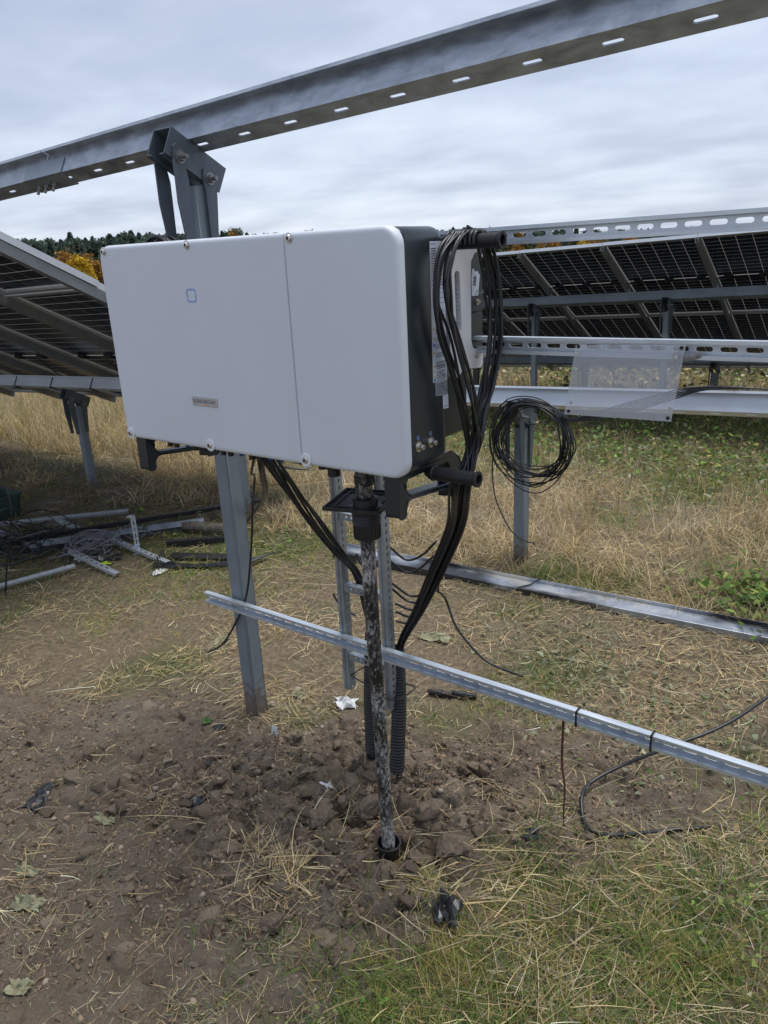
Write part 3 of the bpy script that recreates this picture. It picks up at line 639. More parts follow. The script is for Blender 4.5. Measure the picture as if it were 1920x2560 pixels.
# warning label strip
def lab(name, pts_, m_, off): return obj(name, MB().prism([(XS + off, y_, z_) for y_, z_ in pts_], (0.0006, 0, 0)), m_, inv)
ls = lab('warning_label', [(0.129, 1.773), (0.187, 1.773), (0.1905, 1.456), (0.1285, 1.459)], M['label'], 0.0002)
XI = XS + 0.0010
ink = MB()
def bar(y0_, y1_, z_, h_): ink.obox((XI, y0_, z_), (0.0003, 0, 0), (0, y1_ - y0_, 0), (0, 0, h_))
zz = 1.757; rl = random.Random(3)
for k in range(16): bar(0.132, 0.132 + rl.uniform(0.02, 0.024), zz - k * 0.0053, 0.0018); bar(0.160, 0.160 + rl.uniform(0.010, 0.022), zz - k * 0.0053, 0.0018)
for z_ in (1.6705, 1.6600, 1.6490, 1.6380): bar(0.134, 0.184, z_, 0.0006)
blocks = [(1.628, 7, 0), (1.584, 3, 1), (1.562, 2, 1), (1.546, 2, 2), (1.5295, 3, 1), (1.5090, 3, 0), (1.4985, 2, 1), (1.4865, 3, 1), (1.4745, 2, 1), (1.4655, 1, 2)]
ty, bl = MB(), MB()
for z_, n_, kind in blocks:
    for k in range(n_): bar(0.1425, 0.1425 + rl.uniform(0.03, 0.043), z_ - 0.0052 - k * 0.0042, 0.0014)
    if kind == 1: ty.prism([(XI, 0.1315, z_ - 0.005), (XI, 0.1395, z_ - 0.005), (XI, 0.1355, z_ + 0.0025)], (0.0003, 0, 0))
    if kind == 2: bl.lathe([(0.0040, 0), (0.0040, 0.0003)], (XI, 0.1355, z_ - 0.001), 'X', 16)
obj('printed_lines', ink, M['ink'], ls); obj('warning_triangles', ty, M['yellow'], ls); obj('blue_signs', bl, M['blueprint'], ls)
for z_ in (1.5840, 1.5620, 1.5460): put_text('lettering', 'CAUTION', (XI + 0.0004, 0.1425, z_ - 0.0025), (0, 1, 0), (0, 0, 1), M['ink'], ls, 0.022, 0.0046)
put_text('lettering', 'SUNGROW', (XI + 0.0004, 0.1315, 1.7655), (0, 1, 0), (0, 0, 1), M['ink'], ls, 0.021, 0.0040)
sv = lab('rating_label', [(0.1375, 1.458), (0.1905, 1.455), (0.1925, 1.421), (0.1390, 1.426)], M['silverlabel'], 0.0001)
mb = MB()
for k in range(6): mb.obox((XI, 0.142, 1.4515 - k * 0.0044), (0.0003, 0, 0), (0, rl.uniform(0.025, 0.04), 0), (0, 0, 0.0011))
obj('printed_lines', mb, M['ink'], sv); put_text('lettering', 'CE', (XI + 0.0002, 0.182, 1.4305), (0, 1, 0), (0, 0, 1), M['ink'], sv, 0.008, 0.0068)
wl = lab('small_label', [(0.1675, 1.4225), (0.1920, 1.4215), (0.1925, 1.3880), (0.1685, 1.3900)], M['label'], 0.0012)
mb = MB(); mb.obox((XS + 0.0019, 0.172, 1.3945), (0.0003, 0, 0), (0, 0.016, 0), (0, 0, 0.0016)); obj('printed_lines', mb, M['ink'], wl)

# screw-in carrying bars
def carry_bar(y_, z_, xa, xb, tilt=0.0):
    mb = MB(); L = xb - xa
    mb.lathe([(0.010, -0.02), (0.0195, 0.0), (0.0200, 0.004), (0.0165, 0.007), (0.0165, L - 0.010), (0.0195, L - 0.006), (0.0195, L), (0.0120, L), (0.0110, L - 0.05)], (xa, y_, z_), V((1, tilt, 0)), 28)
    return obj('carrying_bar', mb, M['rubber'], inv, smooth=35)
carry_bar(0.198, 1.7685, 0.528, 0.668); carry_bar(0.120, 1.2415, 0.522, 0.648)
mb = MB(); mb.lathe([(0.0195, 0.0), (0.0165, 0.007), (0.0165, 0.12), (0.0195, 0.125), (0.0195, 0.13)], (-0.52, 0.198, 1.7685), 'X', 20)
for v_ in range(len(mb.v)): mb.v[v_] = (-0.52 - (mb.v[v_][0] + 0.52), mb.v[v_][1], mb.v[v_][2])
obj('carrying_bar', mb, M['rubber'], inv, smooth=35)
# feet (grip handles) under both ends
def foot(xa, xb):
    outer = [(0.012, 1.262), (0.010, 1.165), (0.012, 1.152), (0.018, 1.148), (0.034, 1.147), (0.039, 1.153), (0.041, 1.172), (0.048, 1.184), (0.062, 1.187), (0.240, 1.166), (0.246, 1.160), (0.248, 1.140), (0.290, 1.136), (0.297, 1.142), (0.300, 1.215), (0.285, 1.240), (0.250, 1.262)]
    hole = [(0.056, 1.238), (0.048, 1.230), (0.047, 1.214), (0.054, 1.203), (0.070, 1.197), (0.232, 1.181), (0.240, 1.188), (0.240, 1.226), (0.230, 1.238)]
    return MB().prism([(xa, a_, b_) for a_, b_ in outer], (xb - xa, 0, 0), [[(xa, a_, b_) for a_, b_ in hole]])
obj('foot_handle', foot(0.456, 0.494), M['dark'], inv, bevel=0.006); obj('foot_handle', foot(-0.494, -0.456), M['dark'], inv, bevel=0.006)
# bottom connectors
def conn(x_, y_, r_=0.0105, l_=0.034, m_='black', top_=1.253):
    mb = MB(); mb.lathe([(r_ * 0.85, 0), (r_, -0.004), (r_, -l_ * 0.55), (r_ * 0.8, -l_ * 0.6), (r_ * 0.8, -l_)], (x_, y_, top_), 'Z', 14); return mb
for k, x_ in enumerate((-0.410, -0.380, -0.292, -0.260, -0.171, -0.140, -0.054, -0.020)):
    obj('cable_connector', conn(x_, 0.07), M['black'], inv, smooth=35); obj('cable_connector', conn(x_ + 0.01, 0.105), M['black'], inv, smooth=35)
for x_ in (-0.328, -0.212, -0.095, 0.020, 0.062): obj('blue_cap', conn(x_, 0.07, 0.0085, 0.028, 'blue'), M['blue'], inv, smooth=35)
for x_, r_, l_ in ((0.205, 0.015, 0.03), (0.243, 0.021, 0.044)): obj('cable_gland', conn(x_, 0.075, r_, l_), M['black'], inv, smooth=35)
mb = MB(); mb.obox((0.10, 0.055, 1.236), (0.045, 0, -0.006), (0, 0.03, 0), (0, 0, 0.018)); obj('isolator_knob', mb, M['black'], inv, bevel=0.003)

# ================================================================ PIPE, CONDUITS
pz = gz(0.345, 0.07)
pp = thing('black_pipe', 'upright black pipe smeared with dried pale mud, running from the soil up to the inverter', 'pipe', (0.345, 0.07, pz))
path = [(0.362, 0.066, pz - 0.05), (0.357, 0.067, 0.25), (0.350, 0.069, 0.6), (0.345, 0.07, 0.9), (0.346, 0.07, 1.20)]
obj('pipe_wall', MB().tube(spline(path, 8), 0.0195, 24), M['pipe'], pp, smooth=40)
mb = MB(); prof = [(0.0330, 0.0), (0.0345, 0.004), (0.0350, 0.040)]
for k in range(6): prof += [(0.0372, 0.042 + k * 0.0045), (0.0358, 0.0445 + k * 0.0045)]
prof += [(0.0375, 0.070), (0.041, 0.072), (0.042, 0.086), (0.033, 0.090), (0.0325, 0.108), (0.0225, 0.110), (0.0225, 0.09)]
mb.lathe(prof, (0.346, 0.07, 1.058), 'Z', 32)
for k in range(24):
    a_ = R(k * 15); mb.obox((0.346 + 0.0338 * math.cos(a_), 0.07 + 0.0338 * math.sin(a_), 1.060), (-0.0016 * math.sin(a_), 0.0016 * math.cos(a_), 0), (0.0022 * math.cos(a_), 0.0022 * math.sin(a_), 0), (0, 0, 0.036))
sl2 = obj('threaded_sleeve', mb, M['black'], pp, smooth=25)
# square flange plate with a raised rim
ux, uy2 = V((0.965, 0.262, 0.0)).normalized(), V((-0.262, 0.965, 0.035)).normalized(); un = ux.cross(uy2)
mb = MB(); c0 = V((0.313, 0.098, 1.140)); hs_ = 0.079
sq = [c0 + ux * a_ * hs_ + uy2 * b_ * hs_ for a_, b_ in ((-1, -1), (1, -1), (1, 1), (-1, 1))]
hol = [V((0.346, 0.07, 0)) + V((0.034 * math.cos(R(k)), 0.034 * math.sin(R(k)), 0)) for k in range(0, 360, 20)]
hol = [V((h_.x, h_.y, c0.z + 0.035 * ((h_ - c0).dot(V((-0.262, 0.965, 0)))))) for h_ in hol]
mb.prism(sq, un * 0.004, [hol])
for i in range(4):
    a_, b_ = sq[i], sq[(i + 1) % 4]; d_ = (b_ - a_).normalized(); n_ = un.cross(d_); mb.obox(a_ + un * 0.004, b_ - a_, n_ * 0.005, un * 0.005); mb.obox(a_ + un * 0.004 + n_ * 0.020, b_ - a_, n_ * 0.004, un * 0.003)
obj('flange_plate', mb, M['black'], pp)
mb = MB(); rp_ = random.Random(5)
for k in range(14):
    a_ = R(k * 360 / 14 + rp_.uniform(-6, 6)); r0 = 0.020; zt = 1.255; zb = rp_.uniform(1.165, 1.215)
    w_ = 0.006; tx, ty_ = -math.sin(a_), math.cos(a_); fl = rp_.uniform(0.0, 0.006)
    mb.obox((0.346 + r0 * math.cos(a_) - tx * w_, 0.07 + r0 * math.sin(a_) - ty_ * w_, zt), (tx * 2 * w_, ty_ * 2 * w_, 0), (0.0025 * math.cos(a_), 0.0025 * math.sin(a_), 0), (fl * math.cos(a_), fl * math.sin(a_), zb - zt))
obj('torn_sleeve', mb, M['pipe'], pp)
mb = MB(); mb.lathe([(0.026, 0.03), (0.026, 0.05), (0.023, 0.053), (0.023, 0.075)], (0.346, 0.07, 1.175), 'Z', 24); obj('clamp_ring', mb, M['black'], pp, smooth=30)
mb = MB(); mb.lathe([(0.030, -0.02), (0.033, 0.05), (0.0355, 0.052), (0.0385, 0.054), (0.0385, 0.058), (0.0335, 0.058), (0.029, 0.030), (0.028, 0.0)], (0.358, 0.066, pz + 0.012), V((0.05, 0.0, 1)), 28)
obj('base_cup', mb, M['black'], pp, smooth=30)
def corrugated(pts, r_, label, cap=True):
    P = spline(pts, 60); L = [0]
    for i in range(1, len(P)): L.append(L[-1] + (P[i] - P[i - 1]).length)
    n_ = int(L[-1] / 0.0026); Q = []; rr_ = []
    j = 0
    for k in range(n_ + 1):
        s_ = L[-1] * k / n_
        while j < len(L) - 2 and L[j + 1] < s_: j += 1
        f_ = (s_ - L[j]) / max(L[j + 1] - L[j], 1e-9); Q.append(P[j].lerp(P[j + 1], min(f_, 1))); rr_.append(r_ * (1.0 if k % 4 in (0, 1) else 0.86))
    t_ = thing('corrugated_conduit', label, 'conduit', P[0], 'corrugated conduits rising from the soil')
    mb = MB(); mb.tube(Q, rr_, 18, False); mb.tube([q_ for q_ in Q], [0.72 * r_ for _ in Q], 12, False)
    obj('conduit_wall', mb, M['black'], t_, smooth=60); return t_
corrugated([(0.045, 0.405, -0.06), (0.047, 0.405, 0.10), (0.050, 0.410, 0.3), (0.060, 0.425, 0.535)], 0.026, 'left black corrugated conduit, open topped, swallowing a bundle of cables')
corrugated([(0.185, 0.345, -0.06), (0.176, 0.375, 0.10), (0.158, 0.425, 0.3), (0.143, 0.448, 0.50)], 0.026, 'right black corrugated conduit, tied to the lower end of the cable ladder')
mb = MB(); ring = [(0.125, 0.375, 0.335), (0.19, 0.375, 0.350), (0.20, 0.465, 0.352), (0.12, 0.465, 0.337), (0.125, 0.375, 0.335)]
mb.tube(spline(ring, 4), 0.0026, 6); obj('cable_tie', mb, M['black'], None, 'black cable tie at the foot of the cable ladder, right side rail', 'cable tie', 'ties on the cable ladder')
mb = MB(); ring = [(-0.01, 0.38, 0.375), (0.075, 0.372, 0.372), (0.085, 0.45, 0.372), (0.0, 0.45, 0.375), (-0.01, 0.38, 0.375)]
mb.tube(spline(ring, 4), 0.0024, 6); obj('cable_tie', mb, M['black'], None, 'black cable tie round the left corrugated conduit', 'cable tie', 'ties on the cable ladder')
mb = MB(); mb.box(0.110, 0.122, 0.375, 0.380, 0.435, 0.470); obj('yellow_tag', mb, M['yellow'], None, 'small yellow tag hanging on the cable ladder beside the pipe', 'tag')

# ================================================================ CABLES
def cable(pts, r_=0.0042, n_=8, sides=7): return MB().tube(spline(pts, n_), r_, sides)
bun = thing('cable_bundle', 'thick bundle of black cables looped over the upper carrying bar and hanging down', 'cables', (0.56, 0.2, 1.79))
tail = [(0.545, 0.215, 1.19), (0.440, 0.36, 1.02), (0.345, 0.40, 0.84), (0.258, 0.425, 0.68), (0.182, 0.442, 0.555), (0.148, 0.448, 0.48)]
fr_out = [(0.56, 0.212, 1.790), (0.56, 0.150, 1.775), (0.56, 0.098, 1.726), (0.56, 0.084, 1.659), (0.56, 0.097, 1.578), (0.56, 0.149, 1.455), (0.56, 0.195, 1.362), (0.56, 0.222, 1.291)]
fr_in = [(0.565, 0.209, 1.791), (0.565, 0.172, 1.762), (0.565, 0.145, 1.714), (0.565, 0.138, 1.648), (0.565, 0.185, 1.549), (0.565, 0.245, 1.44), (0.565, 0.262, 1.354), (0.565, 0.246, 1.277)]
re_out = [(0.585, 0.205, 1.790), (0.57, 0.29, 1.785), (0.565, 0.346, 1.726), (0.565, 0.380, 1.63), (0.565, 0.375, 1.527), (0.565, 0.336, 1.427), (0.565, 0.287, 1.363), (0.565, 0.253, 1.287)]
re_in = [(0.57, 0.205, 1.790), (0.565, 0.272, 1.782), (0.565, 0.309, 1.728), (0.565, 0.320, 1.634), (0.565, 0.327, 1.532), (0.565, 0.302, 1.433), (0.565, 0.271, 1.366), (0.565, 0.239, 1.29)]
def lerp_path(a_, b_, f_):
    n_ = min(len(a_), len(b_)); return [V(a_[i]).lerp(V(b_[i]), f_) for i in range(n_)]
rc = random.Random(12)
for side_, (A_, B_) in enumerate(((fr_out, fr_in), (re_out, re_in))):
    n_ = 11
    for k in range(n_):
        f_ = (k + rc.uniform(-0.2, 0.2)) / (n_ - 1); dx = rc.uniform(-0.022, 0.026)
        head = [V(p_) + V((dx, rc.gauss(0, 0.006), rc.gauss(0, 0.004))) for p_ in lerp_path(A_, B_, max(0, min(1, f_)))]
        head[0].z += abs(dx) * 0 + rc.uniform(-0.001, 0.003)
        ox, oy = rc.gauss(0, 0.017), rc.gauss(0, 0.014)
        tl = [V(p_) + V((ox * w_, oy * w_, rc.gauss(0, 0.002))) for p_, w_ in zip(tail, (1, 1.0, 0.95, 0.7, 0.4, 0.3))]
        if side_ == 0 and k == 4: tl = tl[:3] + [V((0.30, 0.47, 0.73))]
        obj('cable', cable(head + tl, rc.choice((0.0032, 0.0036, 0.0040))), M['cable'], bun, smooth=60)
# over-the-bar saddle loops
for k in range(9):
    x_ = 0.536 + k * 0.0085; mb = MB().tube([(x_ + 0.004 * math.sin(k), 0.198 + 0.0225 * math.cos(R(a_)), 1.7685 + 0.0225 * math.sin(R(a_))) for a_ in range(-15, 196, 15)], 0.0043, 7)
    obj('cable', mb, M['cable'], bun, smooth=60)
# small loops that leave the bundle towards the ladder
us = [((0.134, 0.44, 0.865), (0.180, 0.47, 0.815), (0.235, 0.48, 0.838), (0.310, 0.45, 0.91)), ((0.134, 0.44, 0.815), (0.180, 0.47, 0.770), (0.225, 0.48, 0.790), (0.300, 0.45, 0.86)),
      ((0.140, 0.44, 0.735), (0.190, 0.47, 0.690), (0.240, 0.47, 0.710), (0.290, 0.44, 0.775)), ((0.140, 0.44, 0.715), (0.180, 0.47, 0.668), (0.235, 0.47, 0.680), (0.282, 0.44, 0.745)),
      ((0.150, 0.44, 0.665), (0.190, 0.46, 0.645), (0.230, 0.46, 0.655), (0.275, 0.44, 0.705)), ((0.150, 0.44, 0.635), (0.190, 0.46, 0.617), (0.230, 0.46, 0.632), (0.262, 0.44, 0.672)), ((0.150, 0.44, 0.60), (0.185, 0.46, 0.592), (0.22, 0.45, 0.612), (0.25, 0.43, 0.65))]
for p_ in us: obj('cable', cable(p_, 0.0040), M['cable'], bun, smooth=60)
cl = thing('cable_bundle', 'slanting bundle of black cables from the inverter underside into the left corrugated conduit', 'cables', (-0.03, 0.1, 1.24))
for k in range(7):
    o_ = V((rc.gauss(0, 0.008), rc.gauss(0, 0.008), 0)); a_ = V((-0.055 + 0.012 * k, 0.09 + 0.004 * (k % 3), 1.235))
    e_ = V((0.008, 0.420, 0.745))
    obj('cable', cable([a_] + [a_.lerp(e_, f_) + o_ * (1.2 * math.sin(f_ * 3.0)) + V((0, 0, -0.02 * math.sin(f_ * 3.14))) for f_ in (0.25, 0.5, 0.75)] + [e_ + o_ * 0.6, V((0.034, 0.44, 0.60)) + o_ * 0.8, V((0.055, 0.426, 0.50)) + o_ * 0.6, V((0.055, 0.424, 0.40)) + o_ * 0.5], 0.0046), M['cable'], cl, smooth=60)
tl_ = cable([(-0.02, 0.07, 1.235), (-0.10, 0.2, 1.14), (-0.150, 0.35, 0.97), (-0.057, 0.36, 0.875), (-0.018, 0.40, 0.80), (0.03, 0.44, 0.70)], 0.0034)
obj('thin_cable', tl_, M['cable'], None, 'single thin black cable slanting beside the cable bundle to the ladder', 'cable', smooth=60)
c2 = thing('cable_bundle', 'short bunch of black cables curving from the inverter down behind the tall post', 'cables', (-0.06, 0.09, 1.235))
for k in range(5):
    o_ = V((rc.gauss(0, 0.007), rc.gauss(0, 0.007), 0)); a_ = V((-0.052 + 0.008 * k, 0.09, 1.235))
    obj('cable', cable([a_, V((-0.12, 0.16, 1.14)) + o_, V((-0.23, 0.27, 1.04)) + o_, V((-0.42, 0.42, 0.92)) + o_, V((-0.60, 0.52, 0.80)) + o_, V((-0.76, 0.58, 0.66)) + o_], 0.0042), M['cable'], c2, smooth=60)
obj('single_cable', cable([(-0.05, 0.08, 1.235), (-0.16, 0.16, 1.14), (-0.39, 0.386, 1.04), (-0.419, 0.387, 0.916), (-0.452, 0.3875, 0.749), (-0.508, 0.3875, 0.550), (-0.60, 0.3855, 0.399), (-0.682, 0.3855, 0.300), (-0.777, 0.386, 0.236)], 0.0042), M['cable'], None, 'single black cable hanging down in front of the tall post, end bent left', 'cable', smooth=60)
obj('single_cable', cable([(0.325, 0.40, 0.83), (0.285, 0.47, 0.74), (0.262, 0.55, 0.68), (0.249, 0.6, 0.628), (0.284, 0.6, 0.545), (0.346, 0.6, 0.482), (0.416, 0.6, 0.442), (0.535, 0.6, 0.430)], 0.0040), M['cable'], None, 'loose black cable end curving out right of the cable ladder', 'cable', smooth=60)
obj('grey_cable', cable([(-0.26, 0.1, 1.235), (-0.25, 0.3, 1.19), (-0.2, 0.45, 1.10), (-0.12, 0.35, 1.11), (-0.09, 0.16, 1.18), (-0.085, 0.09, 1.235)], 0.0036), M['greycable'], None, 'thin grey cable making a shallow loop under the inverter beside the tall post', 'cable', smooth=60)
for p_, lb in (([(-0.016, 0.46, 0.80), (-0.006, 0.46, 0.775), (0.023, 0.46, 0.741), (0.06, 0.46, 0.71)], 'short cable stub with a cut end between the ladder rails, above the rung'), ([(-0.116, 0.44, 0.637), (-0.103, 0.44, 0.616), (-0.068, 0.44, 0.591), (-0.03, 0.45, 0.57)], 'short cable stub with a cut end left of the cable ladder')):
    obj('cable_stub', cable(p_, 0.0042), M['cable'], None, lb, 'cable', smooth=60)
# coil on the left carrying bar, seen above the cover
mbc = thing('cable_coil', 'black cable coil whose arched top shows just above the white inverter', 'cables', (-0.57, 0.25, 1.79))
for k in range(9):
    rr_ = 0.055 + rc.uniform(-0.006, 0.006); cx = -0.556 + rc.gauss(0, 0.006)
    pts_ = [(cx + rr_ * 1.15 * math.cos(R(a_)), 0.23 + 0.006 * k, 1.775 + rr_ * math.sin(R(a_)) + (0 if a_ <= 180 else -0.06 * math.sin(R(a_ - 180)))) for a_ in range(0, 361, 18)]
    obj('cable', MB().tube(pts_, 0.0042, 7), M['cable'], mbc, smooth=60)

# coil hanging on the short post
ck = thing('cable_coil', 'big round coil of black cable hanging on the head of the short post', 'cables', (-0.235, 2.27, 0.78))
for k in range(20):
    cx, cz = -0.235 + rc.gauss(0, 0.012), 0.775 + rc.gauss(0, 0.010); rx_, rz_ = rc.uniform(0.172, 0.238), rc.uniform(0.160, 0.250); ph = rc.uniform(0, 6.28); y_ = 2.255 - 0.0022 * k
    if k % 3 == 0: rz_ *= 0.82
    pts_ = []
    for a_ in range(0, 361, 10):
        w_ = R(a_); up_ = 0.5 + 0.5 * math.sin(w_); pin = math.exp(-(((a_ - 35 + 180) % 360 - 180) / 28.0) ** 2)
        x_ = cx + rx_ * math.cos(w_) + 0.012 * math.sin(3 * w_ + ph); z_ = cz + rz_ * math.sin(w_) * (1 - 0.0 * up_) + 0.006 * math.sin(2 * w_ + ph) - 0.02 * (1 - up_)
        top_ = sstep(0.5, 1.0, np.array(math.sin(w_))).item(); z_ = z_ * (1 - 0.55 * top_) + (0.985 + 0.010 * math.sin(ph)) * 0.55 * top_
        x_ = x_ * (1 - 0.85 * pin) + (-0.068 + 0.008 * math.sin(ph)) * 0.85 * pin; z_ = z_ * (1 - 0.85 * pin) + (0.905 + 0.008 * math.cos(ph)) * 0.85 * pin
        pts_.append((x_, y_ + 0.012 * math.sin(w_ * 2 + ph), z_))
    obj('cable', MB().tube(pts_, 0.0034, 6), M['cable'], ck, smooth=60)
mb = MB().tube([(-0.095, 2.235, 0.895), (-0.045, 2.235, 0.925)], 0.024, 12); obj('tape_wrap', mb, M['cable'], ck, smooth=40)
obj('cable', cable([(-0.445, 2.25, 0.80), (-0.454, 2.25, 0.754), (-0.474, 2.25, 0.597), (-0.46, 2.25, 0.44), (-0.42, 2.25, 0.339), (-0.351, 2.25, 0.232), (-0.267, 2.25, 0.193), (-0.212, 2.25, 0.186)], 0.0036), M['cable'], ck, smooth=60)
for k in range(6):
    d_ = 0.0075 * (k - 2.5)
    obj('cable', cable([(-0.07, 2.235, 0.905 + d_ * 0.4), (0.02, 2.22, 0.910 + d_ * 0.5), (0.226, 2.21, 0.972 + d_ * 1.3), (0.482, 2.21, 1.066 + d_ * 1.1), (0.600, 2.25, 1.098 + d_ * 0.5), (0.72, 2.36, 1.090 + d_ * 0.2), (0.95, 2.42, 1.085), (1.6, 2.44, 1.09), (3.0, 2.44, 1.12)], 0.0030), M['cable'], ck, smooth=60)

# clear sheet hanging on the middle rail
pl = thing('clear_plastic_sheet', 'clear plastic cover sheet with bolt holes hanging from the middle slotted rail', 'plastic sheet', (0.9, 0.33, 1.53))
cs = [(0.781, 0.351, 1.528), (1.030, 0.351, 1.534), (1.014, 0.340, 1.368), (0.762, 0.340, 1.364)]
obj('sheet', MB().prism(cs, (0, -0.003, 0)), M['clear'], pl)
A4 = [V(p_) for p_ in cs]
def on_plate(u_, v_): return A4[0].lerp(A4[1], u_).lerp(A4[3].lerp(A4[2], u_), v_) + V((0, -0.0035, 0))
for u_, v_ in ((0.03, 0.02), (0.97, 0.03), (0.04, 0.95), (0.97, 0.955)):
    obj('bolt_hole', MB().lathe([(0.0042, 0), (0.0042, -0.0008)], on_plate(u_, v_), 'Y', 14), M['black'], pl)
for u_, v_ in ((0.035, 0.13), (0.94, 0.15), (0.05, 0.82), (0.975, 0.83)):
    obj('grommet', MB().lathe([(0.0046, 0), (0.0046, -0.0008), (0.0028, -0.0008)], on_plate(u_, v_), 'Y', 14), M['alu'], pl)
mb = MB()
for k in range(5): mb.lathe([(0.008, 0), (0.009, -0.003), (0.004, -0.004)], (1.010 + 0.011 * k, 0.356 - 0.001 * (k % 2), 1.5105 + 0.004 * math.sin(k * 2)), 'Y', 12)
obj('washer_cluster', mb, M['bolt'], None, 'cluster of loose washers sitting in the middle slotted rail beside the sheet', 'washers', smooth=30)

# ================================================================ SOLAR TABLES
def module_meshes(w, L, gap=0.0058):
    """local: x across, y down the slope, z out of the top face (0 = top of frame)"""
    h = 0.036; f = 0.012; lip = 0.026
    fr = MB()
    fr.box(0, f * 0.4, 0, L, -h, 0); fr.box(w - f * 0.4, w, 0, L, -h, 0); fr.box(f * 0.4, w - f * 0.4, 0, f * 0.4, -h, 0); fr.box(f * 0.4, w - f * 0.4, L - f * 0.4, L, -h, 0)
    fr.box(f * 0.4, lip, f * 0.4, L - f * 0.4, -h, -h + 0.002); fr.box(w - lip, w - f * 0.4, f * 0.4, L - f * 0.4, -h, -h + 0.002)
    fr.box(lip, w - lip, f * 0.4, lip, -h, -h + 0.002); fr.box(lip, w - lip, L - lip, L - f * 0.4, -h, -h + 0.002)
    gl_ = MB().box(f * 0.4, w - f * 0.4, f * 0.4, L - f * 0.4, -0.007, -0.002)
    mg = 0.018; mid = 0.016
    cw = (w - 2 * mg) / 6; ch = (L - 2 * mg - mid) / 24
    cell = MB(); cell.box(0, cw - gap, 0, ch - gap, -0.0085, -0.0072)
    pos = []
    for i in range(6):
        for j in range(24): pos.append((mg + i * cw + gap / 2, mg + j * ch + (mid if j >= 12 else 0) + gap / 2))
    grid = MB()
    for px, py in pos: grid.box(px, px + cw - gap, py, py + ch - gap, -0.0085, -0.0072)
    jb = MB()
    jb.box(0, 0.09, -0.028, 0.028, -0.030, -0.0073); jb.box(0.01, 0.08, -0.02, 0.02, -0.033, -0.030)
    return dict(frame=fr.mesh('frame', M['alu']), glass=gl_.mesh('glass_sheet', M['glassgap']), cell=cell.mesh('cell', M['cell']), grid=grid.mesh('cell_grid', M['cell']), jb=jb.mesh('junction_box', M['black']), pos=pos, w=w, L=L)
def add_module(mm, origin, ux, uv, un_, label, group, cells=False):
    r = thing('solar_panel', label, 'solar panel', origin, group)
    Mx = Matrix((ux, uv, un_)).transposed().to_4x4(); Mx.translation = V(origin); r.matrix_basis = Mx
    obj('frame', mm['frame'], None, r, local=True); obj('glass_sheet', mm['glass'], None, r, local=True)
    if cells:
        for px, py in mm['pos']:
            c_ = obj('cell', mm['cell'], None, r, local=True); c_.location = (px, py, 0)
    else: obj('cell_grid', mm['grid'], None, r, kind='stuff', local=True)
    for fx in (0.14, 0.5, 0.86):
        j_ = obj('junction_box', mm['jb'], None, r, local=True); j_.location = (mm['w'] * fx - 0.045, mm['L'] * 0.5, 0)
    return r
def rafter(o, uv, un_, L, label, group, w=0.045):
    ux = uv.cross(un_); mb = MB(); h, t_ = 0.055, 0.003
    mb.obox(V(o) - ux * w / 2 - un_ * h, uv * L, ux * w, un_ * t_)
    for s in (-1, 1): mb.obox(V(o) + ux * (s * w / 2 - (t_ if s > 0 else 0)) - un_ * (h - t_), uv * L, ux * t_, un_ * (h - t_))
    return obj('rafter', mb, M['rafter'], None, label, 'rafter', group)
# --- our own row, panels only mounted left of x = -2.4
UX = V((1, 0, SL)).normalized(); UN = UX.cross(DOWN).normalized()
mm1 = module_meshes(0.985, 2.255)
gapP = V((-2.40, 1.245, 1.678))                     # top face at the joint between upper and lower panel, table edge
grp1 = 'solar panels of the table at the left'
ORD = ('first', 'second', 'third', 'fourth', 'fifth', 'sixth', 'seventh', 'eighth', 'ninth', 'tenth', 'eleventh')
for k in range(7):
    o_l = gapP - UX * (1.0 * (k + 1) - 0.004)
    for s in (0, 1):
        o_ = o_l - DOWN * 2.262 if s == 0 else o_l + DOWN * 0.008
        if k == 0: lb = ('upper solar panel at the near edge of the left table' , 'lower solar panel at the near edge of the left table')[s]
        else: lb = ('upper', 'lower')[s] + ' solar panel of the left table, ' + ORD[k] + ' from its near edge'
        add_module(mm1, o_, UX, DOWN, UN, lb, grp1 if k == 0 else grp1 + (' upper', ' lower')[s], cells=(k < 2))
for k in range(8):
    o_ = gapP - UX * (1.0 * k + (0.022 if k == 0 else 0.0)) - UN * 0.037 - DOWN * 2.262
    rafter(o_, DOWN, UN, 4.54, 'pale rafter under the near edge of the left solar table' if k == 0 else 'rafter of the left solar table, ' + ORD[k] + ' from its near edge', 'rafters of the left table' if k else None)
mb = MB()
for k in range(3):
    p0 = gapP + DOWN * 1.16 - UX * (0.55 + k) - UN * 0.035
    mb.tube(spline([p0, p0 + DOWN * 0.35 - UX * 0.12 - UN * 0.05, p0 + DOWN * 0.75 + UX * 0.05 - UN * 0.03, p0 + DOWN * 1.0 - UN * 0.14 + UX * 0.05], 6), 0.006, 6)
obj('panel_cables', mb, M['cable'], None, 'black leads drooping from the junction boxes under the left table', 'cables', smooth=60)
for k in range(5):
    x_ = -3.15 - 0.62 * k; y0 = 2.34; z0 = 0.953 + SL * x_
    mb = MB(); mb.obox(V((x_, y0 - 0.006, z0 - 0.006)), (0.006, 0, 0), DOWN * 0.08, NRM * 0.105); obj('beam_tie', mb, M['black'], None, 'black strap round the low beam of the left table', 'strap', 'straps on the low beam')

